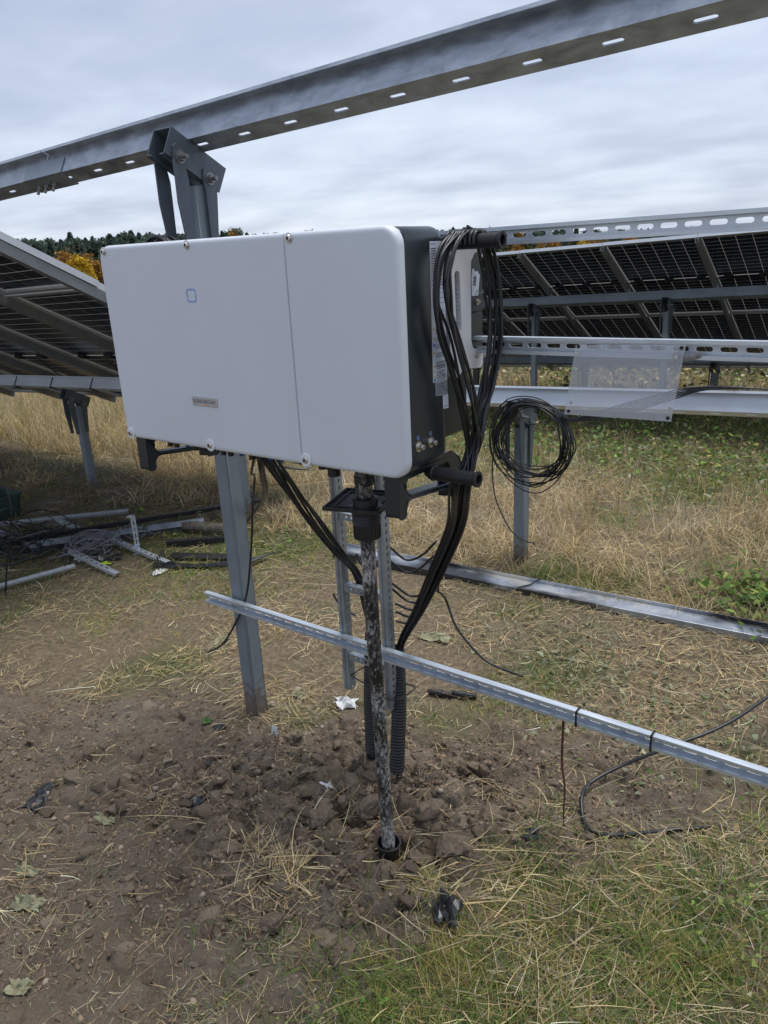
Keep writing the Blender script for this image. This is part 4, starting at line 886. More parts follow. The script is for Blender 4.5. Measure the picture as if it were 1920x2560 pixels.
# --- the row behind on the right (and one more behind it)
T2 = R(29); D2 = V((0, math.cos(T2), -math.sin(T2))); N2 = V((0, math.sin(T2), math.cos(T2)))
def back_row(dy, dz, joints, posts, lposts, nm):
    UX2 = V((1, 0, SL)).normalized(); UN2 = UX2.cross(D2).normalized()
    topL = V((-2.58, 6.775 + dy, 1.700 + dz))
    J = [-2.58 + 0.952 * k for k in joints]
    for i in range(len(J) - 1):
        for s in (0, 1):
            o_ = topL + UX2 * (J[i] + 2.58 + 0.006) + D2 * (0 if s == 0 else 1.772)
            pos_ = {7: 'cut by the right edge of the photo', 6: 'second from the right edge of the photo', 5: 'third from the right edge of the photo', 4: 'fourth from the right, beside the hanging cables'}.get(i) if dy == 0 else None
            lb_ = ('upper', 'lower')[s] + (' solar panel of the row behind, ' + pos_ if pos_ else ' solar panel of ' + nm)
            add_module(mm2, o_, UX2, D2, UN2, lb_, 'panels of %s %s' % (nm, ('upper', 'lower')[s]))
    for j in J:
        o_ = topL + UX2 * (j + 2.58) - UN2 * 0.037
        rafter(o_, D2, UN2, 3.55, 'rafter of %s, %s from its right end' % (nm, ORD[len(J) - 1 - J.index(j)]), 'rafters of ' + nm, 0.030)
        mb = MB(); p_ = topL + UX2 * (j + 2.58) + D2 * 0.93 - UN2 * 0.095; mb.obox(p_ + V((0.02, 0, 0)), (0.03, 0, 0), D2 * 0.05, UN2 * 0.03)
        obj('clamp', mb, M['steel'], None, 'small bright clamp on a rafter of %s' % nm, 'clamp', 'clamps of ' + nm)
    u = UX2; xa, xb = J[0] - 0.1, J[-1] + 0.1
    for dd, lb in ((0.97, 'upper beam under %s' % nm), (2.92, 'lower beam under %s' % nm)):
        o_ = topL + UX2 * (xa + 2.58) + D2 * dd - UN2 * 0.097
        mb = MB(); mb.obox(o_ - UN2 * 0.105, u * (xb - xa), UN2 * 0.105, D2 * 0.005); mb.obox(o_ - UN2 * 0.105 + D2 * 0.005, u * (xb - xa), UN2 * 0.005, D2 * 0.07); mb.obox(o_ - UN2 * 0.005 + D2 * 0.005, u * (xb - xa), UN2 * 0.005, D2 * 0.045)
        obj('steel_beam', mb, M['galv'], None, 'grey ' + lb, 'beam')
        pb = o_ - UN2 * 0.105
        for x_ in (posts if dd < 2 else lposts):
            q_ = pb + UX2 * ((x_ - xa) / UX2.x); make_post(q_.y - 0.055, q_.z + 0.025, 0.07, ('tall post' if dd < 2 else 'short post') + ' of %s, %s from its right end' % (nm, ORD[len(posts if dd < 2 else lposts) - 1 - (posts if dd < 2 else lposts).index(x_)]), ('tall posts of ' if dd < 2 else 'short posts of ') + nm, q_.x, float(base_h(np.array(q_.x), np.array(q_.y + 0.1))))
mm2 = module_meshes(0.940, 1.765, 0.0042)
back_row(0, 0, range(-5, 5), (-6.00, -4.39, -2.776, -1.162, 0.45), (-6.4, -4.6, -2.8, -1.0, 0.8), 'the panel row behind on the right')
back_row(6.6, -0.42, range(-6, 5), (-7.2, -5.2, -3.2, -1.2, 0.8), (-6.7, -4.7, -2.7, -0.7), 'the farthest panel row')
mb = MB()
for k in range(-5, 5):
    p0 = V((-2.58, 6.775, 1.700)) + UX * (0.952 * k) + D2 * 0.875 - N2 * 0.04; mb.tube([p0, p0 + UX * 0.3 - N2 * 0.015, p0 + UX * 0.6 - N2 * 0.004, p0 + UX * 0.952], 0.005, 5)
obj('panel_cables', mb, M['cable'], None, 'black lead strung along the junction boxes of the panel row behind', 'cables', smooth=60)

# ================================================================ FALLEN BEAM AND DEBRIS
# bright beam lying on the ground behind the ladder
m = mat('beam_with_splashes', (0.50, 0.53, 0.57), 0.36, 0.7, (0.34, 0.37, 0.41), 6, 0.1, 60, 0.1); M['lying'] = m
t = m.node_tree; p = t.nodes['Principled BSDF']; geo2 = N(t, 'ShaderNodeTexCoord'); mpx = N(t, 'ShaderNodeMapping'); mpx.inputs['Scale'].default_value = (0.5, 1, 1); t.links.new(geo2.outputs['Object'], mpx.inputs['Vector'])
na = N(t, 'ShaderNodeTexNoise', ins={'Scale': 3.2, 'Detail': 6.0, 'Roughness': 0.7}); t.links.new(mpx.outputs[0], na.inputs['Vector'])
ra = N(t, 'ShaderNodeValToRGB'); t.links.new(na.outputs['Fac'], ra.inputs[0]); ra.color_ramp.elements[0].position = 0.53; ra.color_ramp.elements[1].position = 0.58
old = p.inputs['Base Color'].links[0].from_socket
mxx = N(t, 'ShaderNodeMix', data_type='RGBA'); t.links.new(ra.outputs[0], mxx.inputs[0]); t.links.new(old, mxx.inputs[6]); mxx.inputs[7].default_value = (0.62, 0.60, 0.55, 1)
nb2 = N(t, 'ShaderNodeTexNoise', ins={'Scale': 2.0, 'Detail': 5.0}); t.links.new(mpx.outputs[0], nb2.inputs['Vector'])
rb2 = N(t, 'ShaderNodeValToRGB'); t.links.new(nb2.outputs['Fac'], rb2.inputs[0]); rb2.color_ramp.elements[0].position = 0.47; rb2.color_ramp.elements[1].position = 0.54
mxy = N(t, 'ShaderNodeMix', data_type='RGBA'); t.links.new(rb2.outputs[0], mxy.inputs[0]); t.links.new(mxx.outputs[2], mxy.inputs[6]); mxy.inputs[7].default_value = (0.07, 0.072, 0.08, 1)
t.links.new(mxy.outputs[2], p.inputs['Base Color'])
a_, b_ = V((-1.42, 1.93, gz(-1.42, 1.95) - 0.012)), V((2.4, 2.08, 0.0)); u = (b_ - a_).normalized(); s_ = V((-u.y, u.x, 0)).normalized(); L = (b_ - a_).length; up = V((0, 0, 1))
mb = MB(); mb.perf(a_, u, up, s_, L, 0.066, 0.004, [(0.1 + 0.21 * k, 0.032, 'slot', 0.022, 0.006) for k in range(int((L - 0.1) / 0.21))])
mb.obox(a_ + up * 0.062 + s_ * 0.004, u * L, s_ * 0.115, up * 0.004); mb.obox(a_ + up * 0.066 + s_ * 0.115, u * L, s_ * 0.004, up * 0.018); mb.obox(a_ + up * 0.004 + s_ * 0.004, u * L, s_ * 0.02, up * 0.004)
mb.obox(a_ + up * 0.0 + s_ * 0.110, u * L, s_ * 0.004, up * 0.062)
obj('lying_beam', mb, M['lying'], None, 'long splashed zinc beam lying on the ground behind the cable ladder', 'beam', bevel=0.002)
pw = a_ + u * ((-0.13 - a_.x) / u.x)
obj('tie_wire', MB().tube(spline([pw + s_ * 0.125 + up * 0.088 + u * 0.03, pw + s_ * 0.06 + up * 0.072, pw + s_ * 0.006 + up * 0.070 - u * 0.04, pw - s_ * 0.006 + up * 0.03 - u * 0.05, pw - s_ * 0.10 + up * 0.005 - u * 0.06], 5), 0.004, 6), M['cable'], None, 'black cable scrap draped across the lying beam', 'cable', smooth=60)

def lying_strut(name, label, a_, b_, h=0.021, w=0.036, roll=0.0, m_='strut', pitch=0.06, group=None, holes=True):
    a_, b_ = V(a_), V(b_); u = (b_ - a_).normalized(); s_ = V((-u.y, u.x, 0)).normalized(); n_ = u.cross(s_)
    Rr_ = Matrix.Rotation(roll, 3, u); s_ = Rr_ @ s_; n_ = Rr_ @ n_; L = (b_ - a_).length
    hs = [(0.03 + pitch * k, w / 2, 'slot', 0.011, 0.006) for k in range(int((L - 0.05) / pitch))] if holes else []
    mb = MB(); mb.perf(a_ + n_ * (h - 0.002), u, s_, n_, L, w, 0.002, hs)
    for off in (0, w - 0.002): mb.obox(a_ + s_ * off, u * L, s_ * 0.002, n_ * (h - 0.002))
    return obj(name, mb, M[m_], None, label, 'rail')
def gp(x, y, dz=0.0): return V((x, y, gz(x, y) + dz))
lying_strut('slotted_rail', 'longest bright rail at the back of the scrap pile by the green tub', gp(-4.9, 0.60, 0.05), gp(-3.40, 1.86, 0.06), w=0.03, m_='strut', roll=0.5, holes=False)
lying_strut('slotted_rail', 'bright rail slanting under the black cable tangle at the left edge', gp(-4.2, 1.14, 0.05), gp(-3.40, 1.10, 0.03))
lying_strut('slotted_rail', 'bright rail at the front left of the scrap pile, running out of the photo', gp(-3.10, 0.30, 0.02), gp(-2.80, 1.02, 0.03), h=0.016, w=0.028, roll=0.4, holes=False)
lying_strut('slotted_rail', 'short slotted rail with a ragged cut end beside the lime scrap', gp(-3.04, 1.12, 0.05), gp(-2.47, 1.08, 0.01))
lying_strut('slotted_rail', 'short rail end poking out behind the cable tangle', gp(-3.78, 1.47, 0.05), gp(-3.42, 1.43, 0.04))
lying_strut('slotted_rail', 'slotted rail at the right of the scrap pile ending at the white lump', gp(-3.03, 1.42, 0.04), gp(-2.33, 1.36, 0.01))
lying_strut('perforated_tray', 'burnt looking perforated cable tray side lying across the scrap pile', gp(-3.40, 1.05, 0.05), gp(-2.72, 2.02, 0.04), h=0.05, w=0.05, m_='strutdull', pitch=0.045, roll=-0.9)
lying_strut('black_rail', 'long black rail lying at the back of the scrap pile', gp(-3.60, 0.98, 0.06), gp(-2.62, 2.50, 0.06), h=0.03, w=0.032, m_='black', holes=False)
b_ = thing('perforated_bracket', 'perforated angle bracket standing upright in the scrap pile', 'bracket', gp(-2.72, 1.43))
o_ = gp(-2.74, 1.43, 0.0); mb = MB(); mb.perf(o_, (0, 0, 1), (0.9, 0.42, 0), (-0.42, 0.9, 0), 0.265, 0.036, 0.003, [(0.03 + 0.045 * k, 0.018, 'slot', 0.011, 0.0045) for k in range(5)])
mb.obox(o_ + V((0, 0, 0.265)), V((0.9, 0.42, 0)) * 0.036, V((0.42, -0.9, 0)) * 0.05, V((0, 0, 0.003))); mb.obox(o_, V((0.9, 0.42, 0)) * 0.036, V((0.42, -0.9, 0)) * 0.05, V((0, 0, 0.003)))
obj('bracket_plate', mb, M['strut'], b_)
mb = MB(); P0, P1 = gp(-2.80, 1.90, 0.045), gp(-2.42, 1.95, 0.055); mb.tube(jit([P0.lerp(P1, k / 8) for k in range(9)], 0.004), [0.028, 0.034, 0.035, 0.033, 0.036, 0.034, 0.036, 0.035, 0.030], 12)
obj('log', mb, M['bark'], None, 'short barked log lying beside the tall post at the back of the scrap pile', 'log', smooth=50)
def wire_tangle(name, label, cx, cy, rx_, ry_, n_, r_, m_, h=0.12, seed=1, cat='cables'):
    rr_ = random.Random(seed); t_ = thing(name, label, cat, gp(cx, cy))
    for k in range(n_):
        ax, ay = cx + rr_.gauss(0, rx_ * 0.35), cy + rr_.gauss(0, ry_ * 0.35); ra_, rb_ = rr_.uniform(0.35, 1.0) * rx_, rr_.uniform(0.35, 1.0) * ry_; p1, p2 = rr_.uniform(0, 6.3), rr_.uniform(0, 6.3); hh = rr_.uniform(0.02, h); pts_ = []
        for a2 in range(0, 400, 20):
            w_ = R(a2) + p1; x_ = ax + ra_ * math.cos(w_) + 0.2 * ra_ * math.cos(2.3 * w_ + p2); y_ = ay + rb_ * math.sin(w_) + 0.2 * rb_ * math.sin(1.7 * w_ + p1)
            pts_.append(V((x_, y_, float(base_h(np.array(x_), np.array(y_))) + 0.015 + hh * (0.5 + 0.5 * math.sin(1.5 * w_ + p2)))))
        obj('cable', MB().tube(spline(pts_, 3), r_, 5), M[m_], t_, smooth=60)
wire_tangle('cable_tangle', 'sprawling tangle of black cable loops over the rails at the left edge', -3.60, 1.05, 0.36, 0.28, 24, 0.0042, 'cable', 0.26, 2)
wire_tangle('cable_tangle', 'grey cable tangle heaped in the middle of the scrap pile', -3.08, 1.32, 0.17, 0.16, 22, 0.0042, 'greycable', 0.12, 3)
wire_tangle('cable_tangle', 'small heap of grey cable behind the upright bracket', -3.02, 1.66, 0.13, 0.09, 7, 0.0042, 'greycable', 0.09, 4)
t_ = thing('black_cable_ends', 'black cables with connectors spread beside the black channel offcuts left of the tall post', 'cables', gp(-2.2, 1.5))
for k in range(6): obj('cable', cable([gp(-2.50 + 0.02 * k, 1.47 - 0.03 * k, 0.05 - 0.004 * k), gp(-2.34, 1.40 - 0.02 * k, 0.02), gp(-2.10, 1.46 - 0.01 * k, 0.02), gp(-1.85, 1.68 - 0.03 * k, 0.03), gp(-1.80, 1.8 - 0.03 * k, 0.03)], 0.0050), M['cable'], t_, smooth=60)
lying_strut('black_channel', 'black plastic channel offcut lying left of the tall post', gp(-2.60, 1.58, 0.01), gp(-2.30, 1.83, 0.01), h=0.035, w=0.04, m_='black', holes=False)
lying_strut('black_channel', 'second black channel offcut under the cable ends', gp(-2.42, 1.44, 0.0), gp(-2.02, 1.60, 0.0), h=0.02, w=0.09, m_='black', holes=False)
def crumple(name, label, cat, x, y, s_, m_, h=0.5, seed=0, n_=7, group=None, dz=0.0, sx=1.0):
    rr_ = random.Random(seed); mb = MB(); pts_ = {}
    ang = rr_.uniform(0, 6.28); ca, sa = math.cos(ang), math.sin(ang)
    for i in range(n_):
        for j in range(n_):
            u_, v_ = (i / (n_ - 1) - 0.5) * 2, (j / (n_ - 1) - 0.5) * 2; ed = 1 - 0.35 * max(abs(u_), abs(v_)) * rr_.random()
            x_, y_ = u_ * s_ * ed * sx + rr_.gauss(0, s_ * 0.09), v_ * s_ * ed * 0.7 + rr_.gauss(0, s_ * 0.09)
            px, py = x + x_ * ca - y_ * sa, y + x_ * sa + y_ * ca
            pts_[i, j] = (px, py, gz(px, py) + dz + 0.003 + s_ * h * abs(rr_.gauss(0, 0.5)) * (1 - max(abs(u_), abs(v_)) * 0.6))
    vs = [pts_[i, j] for i in range(n_) for j in range(n_)]; fs = []
    for i in range(n_ - 1):
        for j in range(n_ - 1):
            a2 = i * n_ + j; fs += [(a2, a2 + 1, a2 + n_ + 1), (a2, a2 + n_ + 1, a2 + n_)]
    mb.add(vs, fs); o2 = obj(name, mb, M[m_], None, label, cat, group); so = o2.modifiers.new('solid', 'SOLIDIFY'); so.thickness = 0.0015; return o2
crumple('black_film', 'crumpled black film lying under the rails of the scrap pile', 'film', -2.85, 1.25, 0.12, 'film', 0.35, 1)
crumple('plastic_scrap', 'shiny clear film scrap with red and blue flecks in the scrap pile', 'film', -2.98, 1.17, 0.06, 'foam', 0.5, 2)
crumple('lime_scrap', 'lime green plastic scrap beside the cut rail in the scrap pile', 'scrap', -2.75, 1.17, 0.055, 'lime', 0.5, 3)
crumple('white_lump', 'white lump at the end of the right hand rail of the scrap pile', 'lump', -2.28, 1.27, 0.055, 'foam', 0.6, 4)
crumple('foam_scrap', 'white torn foam scrap on the soil between the tall post and the conduits', 'foam', -0.28, 0.65, 0.05, 'foam', 0.7, 5)
crumple('black_film', 'crumpled black film with a torn edge in the foreground grass', 'film', 0.615, -0.005, 0.055, 'film', 0.9, 6, dz=0.02)
crumple('black_film', 'twisted black film strip on the mud near the left edge', 'film', -0.87, -0.35, 0.05, 'film', 0.5, 7, sx=1.5)
crumple('black_film', 'curled black film strip on the mud in front of the tall post', 'film', -0.33, -0.08, 0.035, 'film', 0.7, 8, sx=1.4)
crumple('black_film', 'small black film scrap on the mud below the tall post', 'film', -0.45, 0.07, 0.025, 'film', 0.6, 9)
crumple('black_film', 'black film scrap half buried under the low rail at the right', 'film', 0.68, 0.36, 0.03, 'film', 0.5, 10)
crumple('grey_cloth', 'striped grey scrap of cloth half sunk in the mud left of the black pipe', 'cloth', 0.02, 0.17, 0.03, 'foam', 0.8, 11)
crumple('black_film', 'dark blue-black film scrap at the foot of the tall post', 'film', -0.62, 0.27, 0.03, 'film', 0.5, 12)
for i, (x_, y_, s_, lb) in enumerate(((-0.50, 0.62, 0.036, 'pale green leaf lying behind the foot of the tall post'), (-0.57, -0.57, 0.034, 'upper of the two wilted leaves at the left foreground edge'), (-0.43, -0.64, 0.042, 'larger wilted leaf at the left foreground edge'), (-0.20, -0.80, 0.032, 'curled wilted leaf in the bottom left corner'), (-0.56, -0.30, 0.03, 'wilted leaf scrap on the mud, left middle'), (-0.29, 1.33, 0.06, 'pale dry leaf lump beyond the low rail behind the conduits'), (-1.2, 0.8, 0.05, 'wilted leaf lying left of the tall post'))):
    crumple('dead_leaf', lb, 'leaf', x_, y_, s_, 'leafpale', 0.7, 30 + i, 8, sx=1.4)
crumple('green_leaf', 'bright green leaf standing in the soil in front of the tall post', 'leaf', -0.70, 0.28, 0.032, 'leafgreen', 0.9, 41, 5)
mb = MB(); x_, y_ = -0.36, 0.31; z_ = gz(x_, y_); mb.prism([(x_ - 0.012, y_, z_ + 0.004), (x_ + 0.012, y_ + 0.006, z_ + 0.004), (x_ + 0.014, y_ + 0.016, z_ + 0.052), (x_ - 0.010, y_ + 0.010, z_ + 0.052)], (0, -0.001, 0))
tg = obj('white_tag', mb, M['foam'], None, 'small white tag with a black hole standing in the soil below the inverter', 'tag')
mb = MB(); mb.lathe([(0.0035, 0), (0.0035, -0.001)], (x_ + 0.001, y_ + 0.0055, z_ + 0.032), 'Y', 10); obj('hole', mb, M['black'], tg)
mb = MB(); mb.box(x_ + 0.004, x_ + 0.009, y_ + 0.004, y_ + 0.005, z_ + 0.018, z_ + 0.021); obj('print', mb, M['ink'], tg)
for p_, lb in (((0.09, 0.96), 'black plastic connector lying on the soil right of the conduits'), ((0.0, 0.92), 'short black connector lying on the soil just behind the right conduit')):
    c_ = gp(*p_, 0.016); obj('plug', MB().lathe([(0.009, -0.05), (0.012, -0.045), (0.012, -0.01), (0.016, -0.008), (0.016, 0.012), (0.011, 0.015), (0.011, 0.04), (0.014, 0.042), (0.014, 0.055)], c_, V((0.95, 0.3, 0.0)), 14), M['black'], None, lb, 'connector', smooth=35)
# green tub at the left edge
g_ = thing('green_tub', 'dark green plastic tub cut by the left edge of the photo', 'tub', gp(-4.60, 1.47))
c_ = gp(-4.62, 1.46); mb = MB(); rg = []
for zz, s_ in ((-0.03, 0.115), (0.185, 0.14), (0.185, 0.148), (0.20, 0.148), (0.20, 0.134), (0.02, 0.11)): rg.append([(c_.x + a2, c_.y + b2, c_.z + zz) for a2, b2, _ in rrect(-s_ * 1.3, s_ * 1.3, -s_, s_, (0.03,) * 4, 0, None, 0, 5) for a2, b2 in ((a2, _),)])
obj('tub_wall', mb.loft(rg), M['greenplastic'], g_, smooth=35)
# loose cables and the rusty strip
obj('thin_cable', cable([(-2.55, 0.55, 1.1), (-2.611, 0.6, 0.76), (-2.596, 0.6, 0.508), (-2.667, 0.6, 0.357), (-2.794, 0.6, 0.117), (-2.906, 0.6, -0.115)], 0.005), M['cable'], None, 'thin black cable hanging down to the grass at the far left edge', 'cable', smooth=60)
obj('ground_cable', cable([(1.9, 2.6, 0.35), (1.28, 1.55, 0.22), (1.07, 1.10, 0.16), (0.93, 0.92, 0.12), gp(0.80, 0.82, 0.07), gp(0.735, 0.72, 0.03), gp(0.735, 0.64, 0.02), gp(0.77, 0.565, 0.015), gp(0.82, 0.515, 0.012), gp(0.875, 0.505, 0.010), gp(0.93, 0.56, 0.008), gp(1.02, 0.66, 0.012), gp(1.12, 0.72, 0.01)], 0.0062), M['cable'], None, 'thick black cable arching from the right edge under the low rail to the ground', 'cable', smooth=60)
mb = MB(); P = spline([(0.765, 0.392, 0.52), (0.762, 0.395, 0.42), (0.752, 0.42, 0.30), (0.755, 0.44, 0.20), (0.742, 0.47, 0.09), gp(0.732, 0.50, -0.01)], 5); mb.tube(P, [0.0042 - 0.00008 * k for k in range(len(P))], 6)
obj('rusty_rod', mb, M['rust'], None, 'thin rusty rod hanging from the low rail down to the soil on the right', 'rod', smooth=50)

# ================================================================ CLODS AND STONES
def rock(s_, seed, sub=3, rough=0.35, flat=0.75):
    import bmesh
    bm = bmesh.new(); bmesh.ops.create_icosphere(bm, subdivisions=sub, radius=1); rr_ = random.Random(seed); o_ = V((rr_.uniform(0, 50), rr_.uniform(0, 50), rr_.uniform(0, 50)))
    from mathutils import noise
    for v_ in bm.verts:
        p_ = v_.co.copy(); k = 1 + rough * noise.noise(p_ * 1.3 + o_) + rough * 0.5 * noise.noise(p_ * 3.1 + o_) + rough * 0.3 * noise.noise(p_ * 7 + o_)
        c_ = noise.cell(p_ * 1.7 + o_) * 0.10 * rough * 2
        v_.co = p_ * (k + c_) * s_; v_.co.z *= flat
    if rough > 0.4:
        cuts = [(V((rr_.gauss(0, 1), rr_.gauss(0, 1), rr_.gauss(0, 1))).normalized(), rr_.uniform(0.45, 0.85)) for _ in range(11)]
        for v_ in bm.verts:
            for n_, d_ in cuts:
                e_ = v_.co.dot(n_ * 1.0) / s_ - d_
                if e_ > 0: v_.co -= n_ * e_ * s_ * 0.9
            p_ = v_.co / s_; v_.co *= 1 + 0.10 * noise.noise(p_ * 5 + o_) + 0.07 * noise.noise(p_ * 12 + o_) + 0.05 * noise.noise(p_ * 25 + o_)
    me = bpy.data.meshes.new('rock'); bm.to_mesh(me); bm.free(); me.shade_smooth(); return me
m = mat('earth_clod', (0.200, 0.156, 0.114), 0.75, 0, (0.116, 0.087, 0.062), 6, 1.0, 30, spec=0.25); M['clod'] = m
clod_me = [rock(1, 100 + k, 4, 0.42) for k in range(6)]
for me in clod_me: me.materials.append(M['clod'])
big = [(0.38, 0.44, 0.050), (0.39, 0.27, 0.055), (0.53, 0.40, 0.042), (0.49, 0.20, 0.048), (0.43, 0.11, 0.034), (0.46, -0.03, 0.040), (0.10, 0.06, 0.045), (0.27, 0.62, 0.030), (0.31, 0.55, 0.036), (0.44, -0.27, 0.04), (0.22, -0.30, 0.042), (0.30, 0.36, 0.04), (-0.03, 0.03, 0.035), (0.20, 0.18, 0.045), (0.52, -0.12, 0.035)]
for i, (x_, y_, s_) in enumerate(big):
    o_ = bpy.data.objects.new('earth_clod', clod_me[i % 6]); COL.objects.link(o_); o_.location = (x_, y_, gz(x_, y_) - s_ * 0.05); o_.scale = (s_ * 1.25, s_ * 1.1, s_ * 1.05); o_.rotation_euler = (0.3 * math.sin(i), 0.3 * math.cos(i), i * 1.3)
    tag(o_, 'large clod of brown earth ' + ('right of the right conduit', 'just right of the black pipe', 'farthest right of the dug heap', 'between the pipe foot and the right edge of the heap', 'right beside the base cup', 'in the grass edge in front of the base cup', 'left of the base cup', 'behind the right conduit foot', 'between the right conduit and the rusty rod', 'lowest of the row in front of the pipe', 'in front of and left of the pipe foot', 'touching the right conduit', 'farthest left of the heap', 'between the conduit foot and the pipe', 'in the straw right of the base cup')[i], 'clod', 'large earth clods')
rr_ = random.Random(77)
for i in range(110):
    x_, y_ = rr_.gauss(0.22, 0.36), rr_.gauss(0.22, 0.30); s_ = rr_.uniform(0.007, 0.026)
    if mudmask(np.array([x_]), np.array([y_]))[0] < 0.3: continue
    o_ = bpy.data.objects.new('earth_clod', clod_me[i % 6]); COL.objects.link(o_); o_.location = (x_, y_, gz(x_, y_) + s_ * 0.1); o_.scale = (s_ * 1.3, s_ * 0.9, s_ * 0.9); o_.rotation_euler = (i, i * 0.7, i * 1.3)
    tag(o_, 'small crumb of brown earth scattered on the dug soil', 'clod', 'small earth crumbs')
st_me = [rock(1, 200 + k, 2, 0.3, 0.7) for k in range(4)]
for me in st_me: me.materials.append(M['stone'])
for i in range(70):
    x_, y_ = (rr_.gauss(-0.3, 0.25), rr_.gauss(0.55, 0.15)) if i < 40 else (rr_.uniform(-0.9, 0.9), rr_.uniform(-0.6, 0.8)); s_ = rr_.uniform(0.003, 0.009)
    if i < 3: s_ = 0.016
    o_ = bpy.data.objects.new('pebble', st_me[i % 4]); COL.objects.link(o_); o_.location = (x_, y_, gz(x_, y_) + s_ * 0.3); o_.scale = (s_ * 1.2, s_, s_); o_.rotation_euler = (0, 0, i * 1.7)
    tag(o_, 'small pale stone lying in the dug soil', 'stone', 'pale stones')

def crumbs(n_):
    import bmesh
    base = []
    for k in range(8):
        bm = bmesh.new(); bmesh.ops.create_icosphere(bm, subdivisions=1, radius=1); rr2 = random.Random(900 + k)
        for v_ in bm.verts: v_.co *= rr2.uniform(0.42, 1.25)
        base.append((np.array([v_.co[:] for v_ in bm.verts]), np.array([[v_.index for v_ in f_.verts] for f_ in bm.faces]))); bm.free()
    x = np.concatenate([rng.uniform(-1.7, 1.1, n_ * 2), rng.normal(0.2, 0.4, n_)]); y = np.concatenate([rng.uniform(-0.95, 1.0, n_ * 2), rng.normal(0.15, 0.33, n_)])
    keep = rng.random(len(x)) < mudmask(x, y) * (0.15 + 0.85 * sstep(0.42, 0.6, fbm(x * 3.5, y * 3.5, 4, 171))); x, y = x[keep], y[keep]
    sz = np.clip(rng.lognormal(np.log(0.0030), 0.55, len(x)), 0.0014, 0.012); z = ground_z(x, y) + sz * 0.15
    cs, fs, ks, off = [], [], [], 0
    for k in range(8):
        i_ = np.arange(len(x))[k::8]; bv, bf = base[k]; m_ = len(i_); a_ = rng.uniform(0, 6.283, m_); ca, sa = np.cos(a_)[:, None], np.sin(a_)[:, None]
        sx = sz[i_][:, None] * rng.uniform(0.8, 1.5, (m_, 1)); bx, by, bz = bv[:, 0][None] * sx, bv[:, 1][None] * sz[i_][:, None], bv[:, 2][None] * sz[i_][:, None] * 0.85
        cs.append(np.stack([x[i_][:, None] + bx * ca - by * sa, y[i_][:, None] + bx * sa + by * ca, z[i_][:, None] + bz], -1).reshape(-1, 3))
        fs.append((bf[None] + (np.arange(m_) * len(bv))[:, None, None]).reshape(-1, 3) + off); off += m_ * len(bv)
        ks.append(np.repeat(np.array([(0.185, 0.133, 0.092), (0.235, 0.175, 0.125), (0.13, 0.09, 0.062), (0.29, 0.235, 0.18)])[rng.choice(4, m_, p=[0.4, 0.3, 0.22, 0.08])] * np.exp(rng.normal(0, 0.12, (m_, 1))), len(bv), 0))
    o_ = bpy.data.objects.new('soil_crumbs', np_mesh('soil_crumbs', np.concatenate(cs), np.concatenate(fs), attr_mat('crumb_soil', 0.85, 0), np.concatenate(ks), smooth=False)); COL.objects.link(o_)
    tag(o_, 'loose crumbs of brown soil strewn over the dug ground', None, None, 'stuff')
crumbs(17000)
def chunks(n_):
    shapes = []
    for k in range(6):
        me = rock(1, 700 + k, 3, 0.42); v_ = np.zeros(len(me.vertices) * 3); me.vertices.foreach_get('co', v_); shapes.append((v_.reshape(-1, 3), np.array([p_.vertices[:] for p_ in me.polygons]))); bpy.data.meshes.remove(me)
    x = np.concatenate([rng.normal(0.15, 0.38, n_), rng.normal(-0.15, 0.6, n_ // 2)]); y = np.concatenate([rng.normal(0.12, 0.26, n_), rng.normal(-0.1, 0.38, n_ // 2)])
    kp = (rng.random(len(x)) < mudmask(x, y)) & (np.hypot(x - 0.357, y - 0.066) > 0.055) & (np.hypot(x - 0.05, y - 0.405) > 0.045) & (np.hypot(x - 0.18, y - 0.36) > 0.045) & (np.hypot(x + 0.572, y - 0.43) > 0.07)
    x, y = x[kp], y[kp]; sz = np.clip(rng.lognormal(np.log(0.015), 0.45, len(x)), 0.008, 0.042); z = ground_z(x, y) - sz * 0.30
    cs, fs, ks, off = [], [], [], 0
    for i in range(len(x)):
        bv, bf = shapes[i % 6]; q_ = Matrix.Rotation(rng.uniform(0, 6.28), 3, 'Z') @ Matrix.Rotation(rng.uniform(-0.6, 0.6), 3, 'X') @ Matrix.Rotation(rng.uniform(-0.6, 0.6), 3, 'Y')
        cs.append((bv * np.array([1.35, 1.0, 0.85])) @ np.array(q_).T * sz[i] + np.array([x[i], y[i], z[i]])); fs.append(bf + off); off += len(bv)
        ks.append(np.repeat((np.array([(0.165, 0.127, 0.092), (0.212, 0.167, 0.123), (0.122, 0.092, 0.066)])[rng.integers(0, 3)] * math.exp(rng.normal(0, 0.08)))[None], len(bv), 0))
    m_ = attr_mat('chunk_soil', 0.8, 0); t_ = m_.node_tree; p_ = t_.nodes['Principled BSDF']; g_ = N(t_, 'ShaderNodeNewGeometry'); n3_ = N(t_, 'ShaderNodeTexNoise', ins={'Scale': 150.0, 'Detail': 7.0, 'Roughness': 0.75}); t_.links.new(g_.outputs['Position'], n3_.inputs['Vector'])
    b_ = N(t_, 'ShaderNodeBump', ins={'Strength': 1.0, 'Distance': 0.008}); t_.links.new(n3_.outputs['Fac'], b_.inputs['Height']); t_.links.new(b_.outputs[0], p_.inputs['Normal'])
    o_ = bpy.data.objects.new('soil_chunks', np_mesh('soil_chunks', np.concatenate(cs), np.concatenate(fs), m_, np.concatenate(ks))); COL.objects.link(o_)
    tag(o_, 'broken chunks of brown soil between the tall post and the black pipe', None, None, 'stuff')
chunks(750)

